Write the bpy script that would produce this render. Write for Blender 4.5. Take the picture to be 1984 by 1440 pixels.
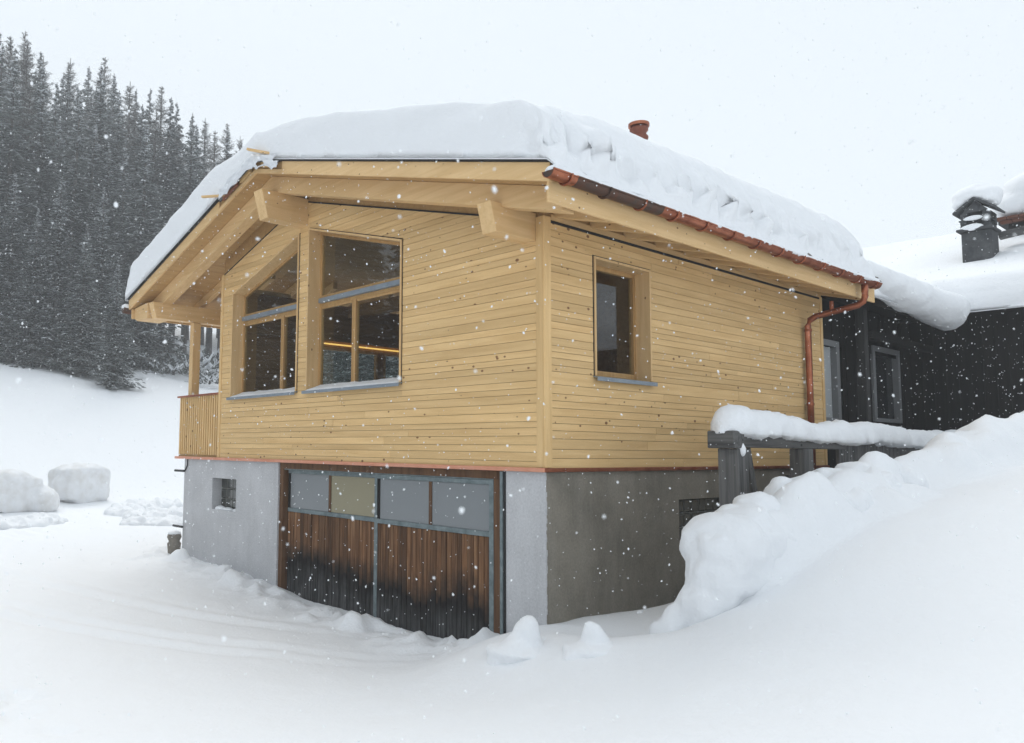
import bpy, bmesh, math, random
import numpy as np
from mathutils import Matrix, Vector

random.seed(7)
rng = np.random.default_rng(7)
SC = bpy.context.scene
COL = SC.collection
for _o in list(bpy.data.objects):
    bpy.data.objects.remove(_o)

# ------------------------------------------------------------------ camera
CAM = np.array([5.579, -6.717, 0.198])
YAW, PITCH, ROLL = (math.radians(a) for a in (50.927, 94.945, 0.6146))
FPX, PPX, PPY = 1559.3, 992 - 244.96, 720 + 14.5      # focal length and principal point in photo pixels
ROT = Matrix.Rotation(YAW, 3, 'Z') @ Matrix.Rotation(PITCH, 3, 'X') @ Matrix.Rotation(ROLL, 3, 'Z')
cam = bpy.data.cameras.new('camera')
cam.sensor_width = 36
cam.lens = FPX / 1984 * 36
cam.shift_x = 244.96 / 1984
cam.shift_y = 14.5 / 1984
cam.clip_start, cam.clip_end = 0.05, 3000
cam.dof.use_dof = True
cam.dof.focus_distance = 12
cam.dof.aperture_fstop = 3.2
cam_o = bpy.data.objects.new('camera', cam)
COL.objects.link(cam_o)
cam_o.matrix_world = Matrix.Translation(Vector(CAM)) @ ROT.to_4x4()
SC.camera = cam_o
RN = np.array(ROT)


def at(u, v, t):
    """World point that the survey of the photograph puts at pixel (u, v) and depth t."""
    return CAM + t * (RN @ np.array([(u - PPX) / FPX, -(v - PPY) / FPX, -1.0]))


# ------------------------------------------------------------------ sky and light
SUN_EL, SUN_AZ = math.radians(55), math.radians(160)     # direction to the sun, azimuth from +X
w = bpy.data.worlds.new('World')
SC.world = w
w.use_nodes = True
nt = w.node_tree
nt.nodes.clear()
o_ = nt.nodes.new('ShaderNodeOutputWorld')
bg = nt.nodes.new('ShaderNodeBackground')
sky = nt.nodes.new('ShaderNodeTexSky')
sky.sky_type = 'NISHITA'
sky.sun_disc = False
sky.sun_elevation = SUN_EL
sky.sun_rotation = math.radians(90) - SUN_AZ
sky.altitude = 1500
sky.air_density = 1.0
sky.dust_density = 6.0
hs = nt.nodes.new('ShaderNodeHueSaturation')
hs.inputs['Saturation'].default_value = 0.25
hs.inputs['Value'].default_value = 1.0
mx = nt.nodes.new('ShaderNodeMixRGB')                     # an overcast layer over the clear sky
mx.inputs['Fac'].default_value = 0.9
mx.inputs['Color2'].default_value = (7.75, 8.45, 9.05, 1)
nt.links.new(sky.outputs[0], hs.inputs['Color'])
nt.links.new(hs.outputs[0], mx.inputs['Color1'])
nt.links.new(mx.outputs[0], bg.inputs['Color'])
bg.inputs['Strength'].default_value = 0.1
nt.links.new(bg.outputs[0], o_.inputs[0])

sun = bpy.data.lights.new('sun', 'SUN')
sun.energy = 1.3
sun.angle = math.radians(35)
sun.color = (1.0, 0.97, 0.92)
sun_o = bpy.data.objects.new('sun', sun)
COL.objects.link(sun_o)
_d = Vector((math.cos(SUN_EL) * math.cos(SUN_AZ), math.cos(SUN_EL) * math.sin(SUN_AZ), math.sin(SUN_EL)))
sun_o.rotation_euler = _d.to_track_quat('Z', 'Y').to_euler()
sun_o.location = (0, 0, 30)

SC.view_settings.view_transform = 'Standard'
SC.view_settings.look = 'None'
SC.view_settings.exposure = 0.24
SC.view_settings.gamma = 1
SC.render.engine = 'CYCLES'
SC.cycles.use_denoising = True
SC.cycles.use_adaptive_sampling = True
SC.cycles.adaptive_threshold = 0.02
SC.cycles.max_bounces = 6
SC.cycles.diffuse_bounces = 3
SC.cycles.glossy_bounces = 3
SC.cycles.transmission_bounces = 4
SC.cycles.transparent_max_bounces = 12
SC.cycles.volume_bounces = 1
SC.cycles.caustics_reflective = False
SC.cycles.caustics_refractive = False


# ------------------------------------------------------------------ noise
def _hash(ix, iy, iz, seed):
    n = (ix * 374761393 + iy * 668265263 + iz * 2147483647 + seed * 974711) & 0xFFFFFFFF
    n = ((n ^ (n >> 13)) * 1274126177) & 0xFFFFFFFF
    n = (n ^ (n >> 16)) & 0xFFFFFFFF
    n = ((n ^ (n >> 15)) * 2246822519) & 0xFFFFFFFF
    return ((n ^ (n >> 13)) & 0xFFFFFF) / 16777215.0


def vnoise(P, seed=0):
    P = np.asarray(P, float)
    i = np.floor(P).astype(np.int64)
    f = P - i
    f = f * f * f * (f * (f * 6 - 15) + 10)
    r = 0
    for dx in (0, 1):
        for dy in (0, 1):
            for dz in (0, 1):
                wgt = (f[..., 0] if dx else 1 - f[..., 0]) * (f[..., 1] if dy else 1 - f[..., 1]) * (f[..., 2] if dz else 1 - f[..., 2])
                r = r + wgt * _hash(i[..., 0] + dx, i[..., 1] + dy, i[..., 2] + dz, seed)
    return r * 2 - 1


def fbm(P, octv=4, seed=0, gain=0.5):
    a, s, r = 1.0, 0.0, 0
    P = np.asarray(P, float)
    for k in range(octv):
        r = r + a * vnoise(P, seed + k * 17)
        s += a
        a *= gain
        P = P * 2.03 + 11.7
    return r / s


# ------------------------------------------------------------------ materials
def mat(name, color=(.5, .5, .5), rough=.6, metal=0.0, spec=.5):
    m = bpy.data.materials.new(name)
    m.use_nodes = True
    b = m.node_tree.nodes['Principled BSDF']
    b.inputs['Base Color'].default_value = (*color, 1)
    b.inputs['Roughness'].default_value = rough
    b.inputs['Metallic'].default_value = metal
    b.inputs['Specular IOR Level'].default_value = spec
    return m


class N:
    """Small node helper on one material."""
    def __init__(s, m):
        s.t = m.node_tree
        s.b = s.t.nodes['Principled BSDF']

    def n(s, kind, **kw):
        nd = s.t.nodes.new(kind)
        for k, v in kw.items():
            if k.startswith('i_'):
                nd.inputs[k[2:].replace('_', ' ')].default_value = v
            else:
                setattr(nd, k, v)
        return nd

    def l(s, a, b):
        s.t.links.new(a, b)

    def ramp(s, src, stops):
        r = s.n('ShaderNodeValToRGB')
        e = r.color_ramp.elements
        while len(e) < len(stops):
            e.new(0.5)
        for el, (p, c) in zip(e, stops):
            el.position = p
            el.color = (*c, 1) if len(c) == 3 else c
        s.l(src, r.inputs[0])
        return r.outputs[0]

    def mix(s, fac, a, b, mode='MIX'):
        x = s.n('ShaderNodeMixRGB', blend_type=mode)
        for sock, v in ((x.inputs[0], fac), (x.inputs[1], a), (x.inputs[2], b)):
            if hasattr(v, 'links'):
                s.l(v, sock)
            else:
                sock.default_value = v if not isinstance(v, tuple) else ((*v, 1) if len(v) == 3 else v)
        return x.outputs[0]

    def math(s, op, a, b=0.0, c=None):
        x = s.n('ShaderNodeMath', operation=op)
        for i, v in enumerate((a, b) if c is None else (a, b, c)):
            if hasattr(v, 'links'):
                s.l(v, x.inputs[i])
            else:
                x.inputs[i].default_value = v
        return x.outputs[0]

    def bump(s, h, strength=.2, dist=.01):
        b = s.n('ShaderNodeBump')
        b.inputs['Strength'].default_value = strength
        b.inputs['Distance'].default_value = dist
        s.l(h, b.inputs['Height'])
        s.l(b.outputs[0], s.b.inputs['Normal'])


def coords(k, scale, rand=40.0):
    """Object coordinates, shifted by a random amount for each object, then scaled."""
    tc = k.n('ShaderNodeTexCoord')
    oi = k.n('ShaderNodeObjectInfo')
    r = k.math('MULTIPLY', oi.outputs['Random'], rand)
    add = k.n('ShaderNodeVectorMath', operation='ADD')
    k.l(tc.outputs['Object'], add.inputs[0])
    k.l(r, add.inputs[1])
    mp = k.n('ShaderNodeMapping')
    mp.inputs['Scale'].default_value = scale
    k.l(add.outputs[0], mp.inputs[0])
    return mp.outputs[0], oi.outputs['Random'], tc.outputs['Object'], add.outputs[0]


def wood(name, axis, light, dark, knots=True, rough=.62, var=.17, knot_col=(.24, .12, .05), knot_size=.17):
    m = mat(name, light, rough, spec=.3)
    k = N(m)
    sc = [16.0] * 3
    sc['xyz'.index(axis)] = .9
    v, rnd, raw, off = coords(k, sc)
    n1 = k.n('ShaderNodeTexNoise', i_Scale=1.0, i_Detail=5.0, i_Roughness=.6, i_Distortion=.6)
    k.l(v, n1.inputs['Vector'])
    col = k.ramp(n1.outputs[0], [(.32, dark), (.62, light)])
    n2 = k.n('ShaderNodeTexNoise', i_Scale=.7, i_Detail=2.0)
    k.l(off, n2.inputs['Vector'])
    col = k.mix(.5, col, k.ramp(n2.outputs[0], [(.3, (.82, .78, .70)), (.7, (1.08, 1.06, 1.04))]), 'MULTIPLY')
    # each piece a little lighter or darker
    b = k.math('MULTIPLY_ADD', rnd, var, 1 - var / 2)
    hsv = k.n('ShaderNodeHueSaturation')
    k.l(b, hsv.inputs['Value'])
    k.l(col, hsv.inputs['Color'])
    col = hsv.outputs[0]
    if knots:
        s2 = [13.0] * 3
        s2['xyz'.index(axis)] = 8.5
        mp = k.n('ShaderNodeMapping')
        mp.inputs['Scale'].default_value = s2
        k.l(off, mp.inputs[0])
        vo = k.n('ShaderNodeTexVoronoi', i_Scale=1.0)
        k.l(mp.outputs[0], vo.inputs['Vector'])
        sep = k.n('ShaderNodeSeparateColor')
        k.l(vo.outputs['Color'], sep.inputs[0])
        thr = k.math('MULTIPLY', k.math('GREATER_THAN', sep.outputs[0], .80), knot_size)
        thr = k.math('MULTIPLY', thr, k.math('ADD', sep.outputs[1], .5))
        kn = k.math('SMOOTH_MIN', k.math('MULTIPLY', k.math('MAXIMUM', k.math('SUBTRACT', thr, vo.outputs['Distance']), 0.0), 22.0), 1.0, .2)
        col = k.mix(kn, col, knot_col)
    k.l(col, k.b.inputs['Base Color'])
    k.bump(n1.outputs[0], .25, .003)
    return m


LARCH_L, LARCH_D = (.78, .54, .262), (.68, .445, .20)
M = {}
for ax in 'xyz':
    M['wood_' + ax] = wood('new_wood_' + ax, ax, LARCH_L, LARCH_D)
    M['beam_' + ax] = wood('beam_wood_' + ax, ax, (.76, .525, .27), (.67, .44, .205), var=.08, knot_size=.14)
    M['grey_' + ax] = wood('weathered_wood_' + ax, ax, (.15, .15, .15), (.06, .06, .062), var=.3, knot_col=(.03, .03, .03), rough=.85)
    M['black_' + ax] = wood('blackened_wood_' + ax, ax, (.010, .009, .008), (.004, .0035, .003), var=.4, knots=False, rough=.9)
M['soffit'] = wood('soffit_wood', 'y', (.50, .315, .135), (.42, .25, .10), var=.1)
M['frame'] = wood('frame_wood', 'z', (.50, .31, .13), (.42, .24, .09), knots=False)
M['old_frame'] = wood('old_brown_wood', 'z', (.15, .078, .038), (.075, .036, .017), knots=False, rough=.8)
M['room'] = wood('room_wood', 'y', (.36, .21, .10), (.28, .155, .07), knots=False)
M['backing'] = mat('backing_paper', (.34, .215, .10), .9)
M['black'] = mat('black_gap', (.012, .012, .012), .8)
M['membrane'] = mat('roofing_membrane', (.02, .02, .022), .7)
M['rubber'] = mat('black_metal', (.02, .02, .02), .5, .3)


def metal(name, c1, c2, rough=.35, scale=5.0, metallic=.9):
    m = mat(name, c1, rough, metallic)
    k = N(m)
    v, rnd, raw, off = coords(k, (scale, scale, scale))
    n1 = k.n('ShaderNodeTexNoise', i_Scale=1.0, i_Detail=5.0, i_Roughness=.65)
    k.l(v, n1.inputs['Vector'])
    k.l(k.ramp(n1.outputs[0], [(.35, c1), (.68, c2)]), k.b.inputs['Base Color'])
    k.l(k.ramp(n1.outputs[0], [(.3, (rough,) * 3), (.7, (rough + .2,) * 3)]), k.b.inputs['Roughness'])
    return m


M['copper'] = metal('copper', (.46, .165, .088), (.27, .085, .045), .34, 4.0)
M['copper_red'] = metal('dull_red_copper', (.26, .085, .05), (.17, .055, .035), .5, 5.0, .5)
M['copper_old'] = metal('tarnished_copper', (.075, .055, .045), (.14, .06, .035), .5, 6.0, .6)
M['copper_pink'] = metal('bright_copper', (.86, .42, .29), (.74, .33, .21), .38, 3.0, .75)
M['zinc'] = metal('zinc_sheet', (.33, .38, .43), (.25, .29, .33), .45, 3.0, .6)
M['steel'] = metal('galvanised_steel', (.24, .29, .30), (.15, .19, .20), .5, 8.0, .6)


def concrete(name, c1, c2, c3, s=1.0):
    m = mat(name, c1, .9, spec=.2)
    k = N(m)
    tc = k.n('ShaderNodeTexCoord')
    n1 = k.n('ShaderNodeTexNoise', i_Scale=1.3 * s, i_Detail=7.0, i_Roughness=.68)
    k.l(tc.outputs['Object'], n1.inputs['Vector'])
    col = k.ramp(n1.outputs[0], [(.30, c2), (.62, c1)])
    mp = k.n('ShaderNodeMapping')                       # streaks running down
    mp.inputs['Scale'].default_value = (3, 3, .7)
    k.l(tc.outputs['Object'], mp.inputs[0])
    n2 = k.n('ShaderNodeTexNoise', i_Scale=1.0, i_Detail=4.0, i_Roughness=.6)
    k.l(mp.outputs[0], n2.inputs['Vector'])
    col = k.mix(k.ramp(n2.outputs[0], [(.45, (0, 0, 0)), (.8, (.5, .5, .5))]), col, c3)
    n3 = k.n('ShaderNodeTexNoise', i_Scale=38.0, i_Detail=3.0)
    k.l(tc.outputs['Object'], n3.inputs['Vector'])
    col = k.mix(.25, col, n3.outputs[0], 'OVERLAY')
    vo = k.n('ShaderNodeTexVoronoi', i_Scale=7.0)       # pores and chips
    k.l(tc.outputs['Object'], vo.inputs['Vector'])
    col = k.mix(k.ramp(vo.outputs['Distance'], [(.035, (.6, .6, .6)), (.07, (0, 0, 0))]), col, c3)
    k.l(col, k.b.inputs['Base Color'])
    k.bump(n1.outputs[0], .35, .01)
    return m


M['plaster'] = concrete('painted_plaster', (.56, .56, .57), (.46, .46, .47), (.38, .38, .385))
M['concrete'] = concrete('raw_concrete', (.25, .225, .185), (.15, .135, .11), (.33, .305, .26))
M['stone'] = concrete('dark_stone', (.085, .088, .092), (.04, .042, .045), (.13, .13, .13), 3.0)


def planks_mat():
    """Garage planks: brown above, rain-blackened and then bleached grey towards the foot."""
    m = mat('weathered_planks', (.2, .09, .04), .8, spec=.25)
    k = N(m)
    v, rnd, raw, off = coords(k, (22, 22, 1.1))
    n1 = k.n('ShaderNodeTexNoise', i_Scale=1.0, i_Detail=5.0, i_Roughness=.65)
    k.l(v, n1.inputs['Vector'])
    brown = k.ramp(n1.outputs[0], [(.30, (.060, .030, .015)), (.50, (.155, .073, .032)), (.72, (.29, .16, .082))])
    hv = k.n('ShaderNodeHueSaturation')
    k.l(k.math('MULTIPLY_ADD', rnd, .7, .6), hv.inputs['Value'])
    k.l(brown, hv.inputs['Color'])
    sx = k.n('ShaderNodeSeparateXYZ')
    k.l(raw, sx.inputs[0])
    n2 = k.n('ShaderNodeTexNoise', i_Scale=2.2, i_Detail=4.0, i_Roughness=.7)
    k.l(off, n2.inputs['Vector'])
    n3 = k.n('ShaderNodeTexNoise', i_Scale=.9, i_Detail=3.0)
    k.l(raw, n3.inputs['Vector'])
    h = k.math('ADD', sx.outputs[2], k.math('MULTIPLY_ADD', n2.outputs[0], .55, k.math('MULTIPLY_ADD', n3.outputs[0], .7, -.62)))
    blk = k.ramp(k.math('MULTIPLY_ADD', h, 1.0, 2.0), [(.42, (1, 1, 1)), (.74, (0, 0, 0))])
    col = k.mix(blk, hv.outputs[0], (.012, .010, .009))
    gry = k.ramp(k.math('MULTIPLY_ADD', h, 1.0, 2.0), [(.05, (.9, .9, .9)), (.38, (0, 0, 0))])
    g2 = k.ramp(n1.outputs[0], [(.35, (.02, .02, .02)), (.65, (.10, .10, .10))])
    col = k.mix(gry, col, g2)
    k.l(col, k.b.inputs['Base Color'])
    k.bump(n1.outputs[0], .5, .004)
    return m


M['planks'] = planks_mat()


def snow_mat(name, c=(.87, .885, .905), dirt=None, bump=.4):
    m = mat(name, c, .75, spec=.15)
    k = N(m)
    tc = k.n('ShaderNodeTexCoord')
    n1 = k.n('ShaderNodeTexNoise', i_Scale=26.0, i_Detail=6.0, i_Roughness=.75)
    k.l(tc.outputs['Object'], n1.inputs['Vector'])
    n2 = k.n('ShaderNodeTexNoise', i_Scale=3.0, i_Detail=4.0, i_Roughness=.6)
    k.l(tc.outputs['Object'], n2.inputs['Vector'])
    if dirt:
        k.l(k.ramp(n2.outputs[0], [(.42, c), (.72, dirt)]), k.b.inputs['Base Color'])
    hh = k.math('MULTIPLY_ADD', n2.outputs[0], 2.5, n1.outputs[0])
    k.bump(hh, bump, .03)
    return m


M['snow'] = snow_mat('snow')
M['snow_dirty'] = snow_mat('ploughed_snow', (.82, .83, .845), (.70, .69, .675), .5)


def glass_mat(name, tint=(.9, .93, .92), rough=0.0, ior=1.5):
    m = bpy.data.materials.new(name)
    m.use_nodes = True
    t = m.node_tree
    t.nodes.clear()
    out = t.nodes.new('ShaderNodeOutputMaterial')
    mixs = t.nodes.new('ShaderNodeMixShader')
    tr = t.nodes.new('ShaderNodeBsdfTransparent')
    tr.inputs[0].default_value = (*tint, 1)
    gl = t.nodes.new('ShaderNodeBsdfGlossy')
    gl.inputs['Roughness'].default_value = rough
    gl.inputs['Color'].default_value = (.95, .97, 1, 1)
    lw = t.nodes.new('ShaderNodeLayerWeight')             # Schlick reflection, the same from both sides of the sheet
    lw.inputs['Blend'].default_value = .5
    pw = t.nodes.new('ShaderNodeMath')
    pw.operation = 'POWER'
    pw.inputs[1].default_value = 5.0
    t.links.new(lw.outputs['Facing'], pw.inputs[0])
    ma = t.nodes.new('ShaderNodeMath')
    ma.operation = 'MULTIPLY_ADD'
    ma.inputs[1].default_value = .90
    ma.inputs[2].default_value = .032
    t.links.new(pw.outputs[0], ma.inputs[0])
    t.links.new(ma.outputs[0], mixs.inputs[0])
    t.links.new(tr.outputs[0], mixs.inputs[1])
    t.links.new(gl.outputs[0], mixs.inputs[2])
    t.links.new(mixs.outputs[0], out.inputs[0])
    return m


M['glass'] = glass_mat('window_glass', (.90, .93, .92))
M['pane_grey'] = mat('frosted_pane_grey', (.21, .225, .235), .3, spec=.5)
M['pane_tan'] = mat('frosted_pane_tan', (.27, .24, .15), .3, spec=.5)
M['block'] = mat('glass_block', (.045, .047, .04), .12, spec=.8)
M['mortar'] = mat('mortar', (.30, .30, .28), .9)
M['curtain'] = mat('pale_curtain', (.42, .44, .45), .8)
M['old_pane'] = mat('old_dark_glass', (.018, .020, .022), .12, spec=.5)
M['frame_grey'] = mat('faded_paint', (.20, .205, .21), .8)
M['frame_dark'] = wood('dark_grey_wood', 'z', (.05, .05, .05), (.025, .025, .025), knots=False)
M['brick'] = mat('brick', (.13, .05, .03), .9)
M['pipe_stone'] = concrete('stoneware', (.27, .245, .21), (.17, .15, .125), (.10, .09, .08), 4)
M['foil'] = mat('plastic_foil', (.72, .74, .77), .3, spec=.5)
M['tile'] = mat('red_brown_tile', (.30, .12, .07), .8)
led = bpy.data.materials.new('led_glow')
led.use_nodes = True
_b = led.node_tree.nodes['Principled BSDF']
_b.inputs['Emission Color'].default_value = (1.0, .60, .14, 1)
_b.inputs['Emission Strength'].default_value = 1.0
M['led'] = led


def foliage(name, c1, c2):
    m = mat(name, c1, .85, spec=.1)
    k = N(m)
    v, rnd, raw, off = coords(k, (.8, .8, .8))
    n1 = k.n('ShaderNodeTexNoise', i_Scale=1.0, i_Detail=3.0)
    k.l(v, n1.inputs['Vector'])
    col = k.ramp(n1.outputs[0], [(.35, c1), (.7, c2)])
    hv = k.n('ShaderNodeHueSaturation')
    k.l(k.math('MULTIPLY_ADD', rnd, .6, .7), hv.inputs['Value'])
    k.l(col, hv.inputs['Color'])
    k.l(hv.outputs[0], k.b.inputs['Base Color'])
    return m


M['needles'] = foliage('spruce_needles', (.082, .092, .088), (.14, .15, .14))
M['twigs'] = foliage('bare_larch_twigs', (.12, .105, .095), (.18, .16, .14))
M['bark'] = foliage('bark', (.05, .042, .036), (.09, .078, .068))
M['branch_snow'] = mat('branch_snow', (.80, .82, .85), .8)


# ------------------------------------------------------------------ mesh helpers
def link(name, me, m=None, parent=None, smooth=False):
    me.name = name
    if m is not None:
        for q in (m if isinstance(m, (list, tuple)) else [m]):
            me.materials.append(q)
    if smooth:
        me.polygons.foreach_set('use_smooth', [True] * len(me.polygons))
    o = bpy.data.objects.new(name, me)
    COL.objects.link(o)
    if parent is not None:
        o.parent = parent
    return o


def empty(name, loc=(0, 0, 0)):
    o = bpy.data.objects.new(name, None)
    COL.objects.link(o)
    o.empty_display_size = .2
    o.location = loc
    return o


def tag(o, label=None, cat=None, group=None, kind=None):
    for k, v in (('label', label), ('category', cat), ('group', group), ('kind', kind)):
        if v:
            o[k] = v
    return o


class MB:
    """Collects solids into one mesh."""
    def __init__(s):
        s.v, s.f = [], []

    def add(s, vs, fs):
        n = len(s.v)
        s.v += [tuple(map(float, p)) for p in vs]
        s.f += [tuple(i + n for i in f) for f in fs]
        return s

    def box(s, x0, x1, y0, y1, z0, z1):
        return s.add([(x0, y0, z0), (x1, y0, z0), (x1, y1, z0), (x0, y1, z0), (x0, y0, z1), (x1, y0, z1), (x1, y1, z1), (x0, y1, z1)],
                     [(0, 3, 2, 1), (4, 5, 6, 7), (0, 1, 5, 4), (1, 2, 6, 5), (2, 3, 7, 6), (3, 0, 4, 7)])

    def prism(s, pts, off):
        pts = [np.array(p, float) for p in pts]
        off = np.array(off, float)
        n = len(pts)
        nr = sum(np.cross(pts[i] - pts[0], pts[(i + 1) % n] - pts[0]) for i in range(1, n - 1))
        if np.dot(nr, off) > 0:
            pts = pts[::-1]
        return s.add(pts + [p + off for p in pts],
                     [tuple(range(n)), tuple(range(2 * n - 1, n - 1, -1))] + [(i, i + n, (i + 1) % n + n, (i + 1) % n) for i in range(n)])

    def tube(s, path, rad, seg=12, cap=True, arc=None):
        """Round tube along a path; rad a number or one per point."""
        path = [np.array(p, float) for p in path]
        rad = [rad] * len(path) if not hasattr(rad, '__len__') else rad
        rings = []
        up = np.array([0.13, .21, 1.0])
        for i, p in enumerate(path):
            d = path[min(i + 1, len(path) - 1)] - path[max(i - 1, 0)]
            d /= np.linalg.norm(d) + 1e-9
            a = np.cross(d, up)
            a /= np.linalg.norm(a) + 1e-9
            b = np.cross(a, d)
            rings.append([p + rad[i] * (a * math.cos(2 * math.pi * k / seg) + b * math.sin(2 * math.pi * k / seg)) for k in range(seg)])
        vs = [q for r in rings for q in r]
        fs = []
        for i in range(len(path) - 1):
            for k in range(seg):
                k2 = (k + 1) % seg
                fs.append((i * seg + k, i * seg + k2, (i + 1) * seg + k2, (i + 1) * seg + k))
        if cap:
            fs.append(tuple(range(seg - 1, -1, -1)))
            fs.append(tuple((len(path) - 1) * seg + k for k in range(seg)))
        return s.add(vs, fs)

    def build(s, name, m, parent=None, smooth=False, bevel=0.0):
        me = bpy.data.meshes.new(name)
        me.from_pydata(s.v, [], s.f)
        bm = bmesh.new()
        bm.from_mesh(me)
        bmesh.ops.recalc_face_normals(bm, faces=bm.faces)
        if bevel:
            bmesh.ops.bevel(bm, geom=list(bm.edges), offset=bevel, segments=1, affect='EDGES', clamp_overlap=True)
        bm.to_mesh(me)
        bm.free()
        return link(name, me, m, parent, smooth)


def box(name, m, parent, x0, x1, y0, y1, z0, z1, bevel=0.0):
    return MB().box(x0, x1, y0, y1, z0, z1).build(name, m, parent, bevel=bevel)


def clip(poly, a, b, c):
    """Keep the part of a 2-D polygon where a*x + b*z <= c."""
    out = []
    for i in range(len(poly)):
        p, q = poly[i], poly[(i + 1) % len(poly)]
        dp, dq = a * p[0] + b * p[1] - c, a * q[0] + b * q[1] - c
        if dp <= 0:
            out.append(p)
        if (dp < 0 < dq) or (dq < 0 < dp):
            t = dp / (dp - dq)
            out.append((p[0] + t * (q[0] - p[0]), p[1] + t * (q[1] - p[1])))
    return out


def area(p):
    return abs(sum(p[i][0] * p[(i + 1) % len(p)][1] - p[(i + 1) % len(p)][0] * p[i][1] for i in range(len(p)))) / 2 if len(p) > 2 else 0


def rect(x0, x1, z0, z1):
    return [(x0, z0), (x1, z0), (x1, z1), (x0, z1)]


def rotbox(name, m, parent, a, b, w_, h_, bevel=0.0, up=(0, 0, 1)):
    """Square bar from point a to point b, w_ wide and h_ high."""
    a, b = np.array(a, float), np.array(b, float)
    d = (b - a) / np.linalg.norm(b - a)
    s_ = np.cross(d, np.array(up, float))
    s_ /= np.linalg.norm(s_)
    u = np.cross(s_, d)
    pts = [a + s_ * w_ / 2 * i + u * h_ / 2 * j for i, j in ((-1, -1), (1, -1), (1, 1), (-1, 1))]
    return MB().prism(pts, b - a).build(name, m, parent, bevel=bevel)


def grid_mesh(V):
    """Faces of a grid of vertices V[i, j, 3]."""
    ni, nj = V.shape[:2]
    idx = np.arange(ni * nj).reshape(ni, nj)
    F = np.stack([idx[:-1, :-1], idx[1:, :-1], idx[1:, 1:], idx[:-1, 1:]], -1).reshape(-1, 4)
    return V.reshape(-1, 3), F


def np_mesh(name, V, F, mats, parent=None, smooth=True, mi=None):
    me = bpy.data.meshes.new(name)
    me.vertices.add(len(V))
    me.vertices.foreach_set('co', np.asarray(V, np.float32).ravel())
    k = F.shape[1]
    me.loops.add(F.size)
    me.loops.foreach_set('vertex_index', F.astype(np.int32).ravel())
    me.polygons.add(len(F))
    me.polygons.foreach_set('loop_start', np.arange(0, F.size, k, dtype=np.int32))
    me.polygons.foreach_set('loop_total', np.full(len(F), k, np.int32))
    if mi is not None:
        me.polygons.foreach_set('material_index', np.asarray(mi, np.int32))
    me.update(calc_edges=True)
    me.validate()
    return link(name, me, mats, parent, smooth)


def snow_blob(name, balls, voxel=.05, amp=.04, freq=3.0, smooth=4, m=None, seed=0, flat=None, fold=0.0, cubes=()):
    """A lump of snow: ellipsoids melted together by a voxel remesh, then roughened."""
    bm = bmesh.new()
    for c, r in balls:
        r = (r, r, r) if not hasattr(r, '__len__') else r
        bmesh.ops.create_icosphere(bm, subdivisions=3, radius=1.0,
                                   matrix=Matrix.Translation(Vector(c)) @ Matrix.Diagonal((*r, 1)))
    for c, r, rz in cubes:
        bmesh.ops.create_cube(bm, size=2.0, matrix=Matrix.Translation(Vector(c)) @ Matrix.Rotation(rz, 4, 'Z') @ Matrix.Diagonal((*r, 1)))
    me = bpy.data.meshes.new(name)
    bm.to_mesh(me)
    bm.free()
    tmp = bpy.data.objects.new(name + '_tmp', me)
    COL.objects.link(tmp)
    md = tmp.modifiers.new('r', 'REMESH')
    md.mode = 'VOXEL'
    md.voxel_size = voxel
    ms = tmp.modifiers.new('s', 'SMOOTH')
    ms.iterations = smooth
    ms.factor = .6
    dg = bpy.context.evaluated_depsgraph_get()
    me2 = bpy.data.meshes.new_from_object(tmp.evaluated_get(dg))
    bpy.data.objects.remove(tmp)
    n = len(me2.vertices)
    co = np.empty(n * 3)
    nr = np.empty(n * 3)
    me2.vertices.foreach_get('co', co)
    me2.vertices.foreach_get('normal', nr)
    co, nr = co.reshape(-1, 3), nr.reshape(-1, 3)
    d = amp * fbm(co * freq, 4, seed) + amp * .35 * fbm(co * freq * 4, 3, seed + 5)
    if fold:
        d = d + fold * np.abs(fbm(co * freq * 1.4, 3, seed + 9))
    co = co + nr * d[:, None]
    if flat is not None:
        co[:, 2] = np.maximum(co[:, 2], flat)
    me2.vertices.foreach_set('co', co.ravel())
    me2.update()
    return link(name, me2, m or M['snow'], None, True)


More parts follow.
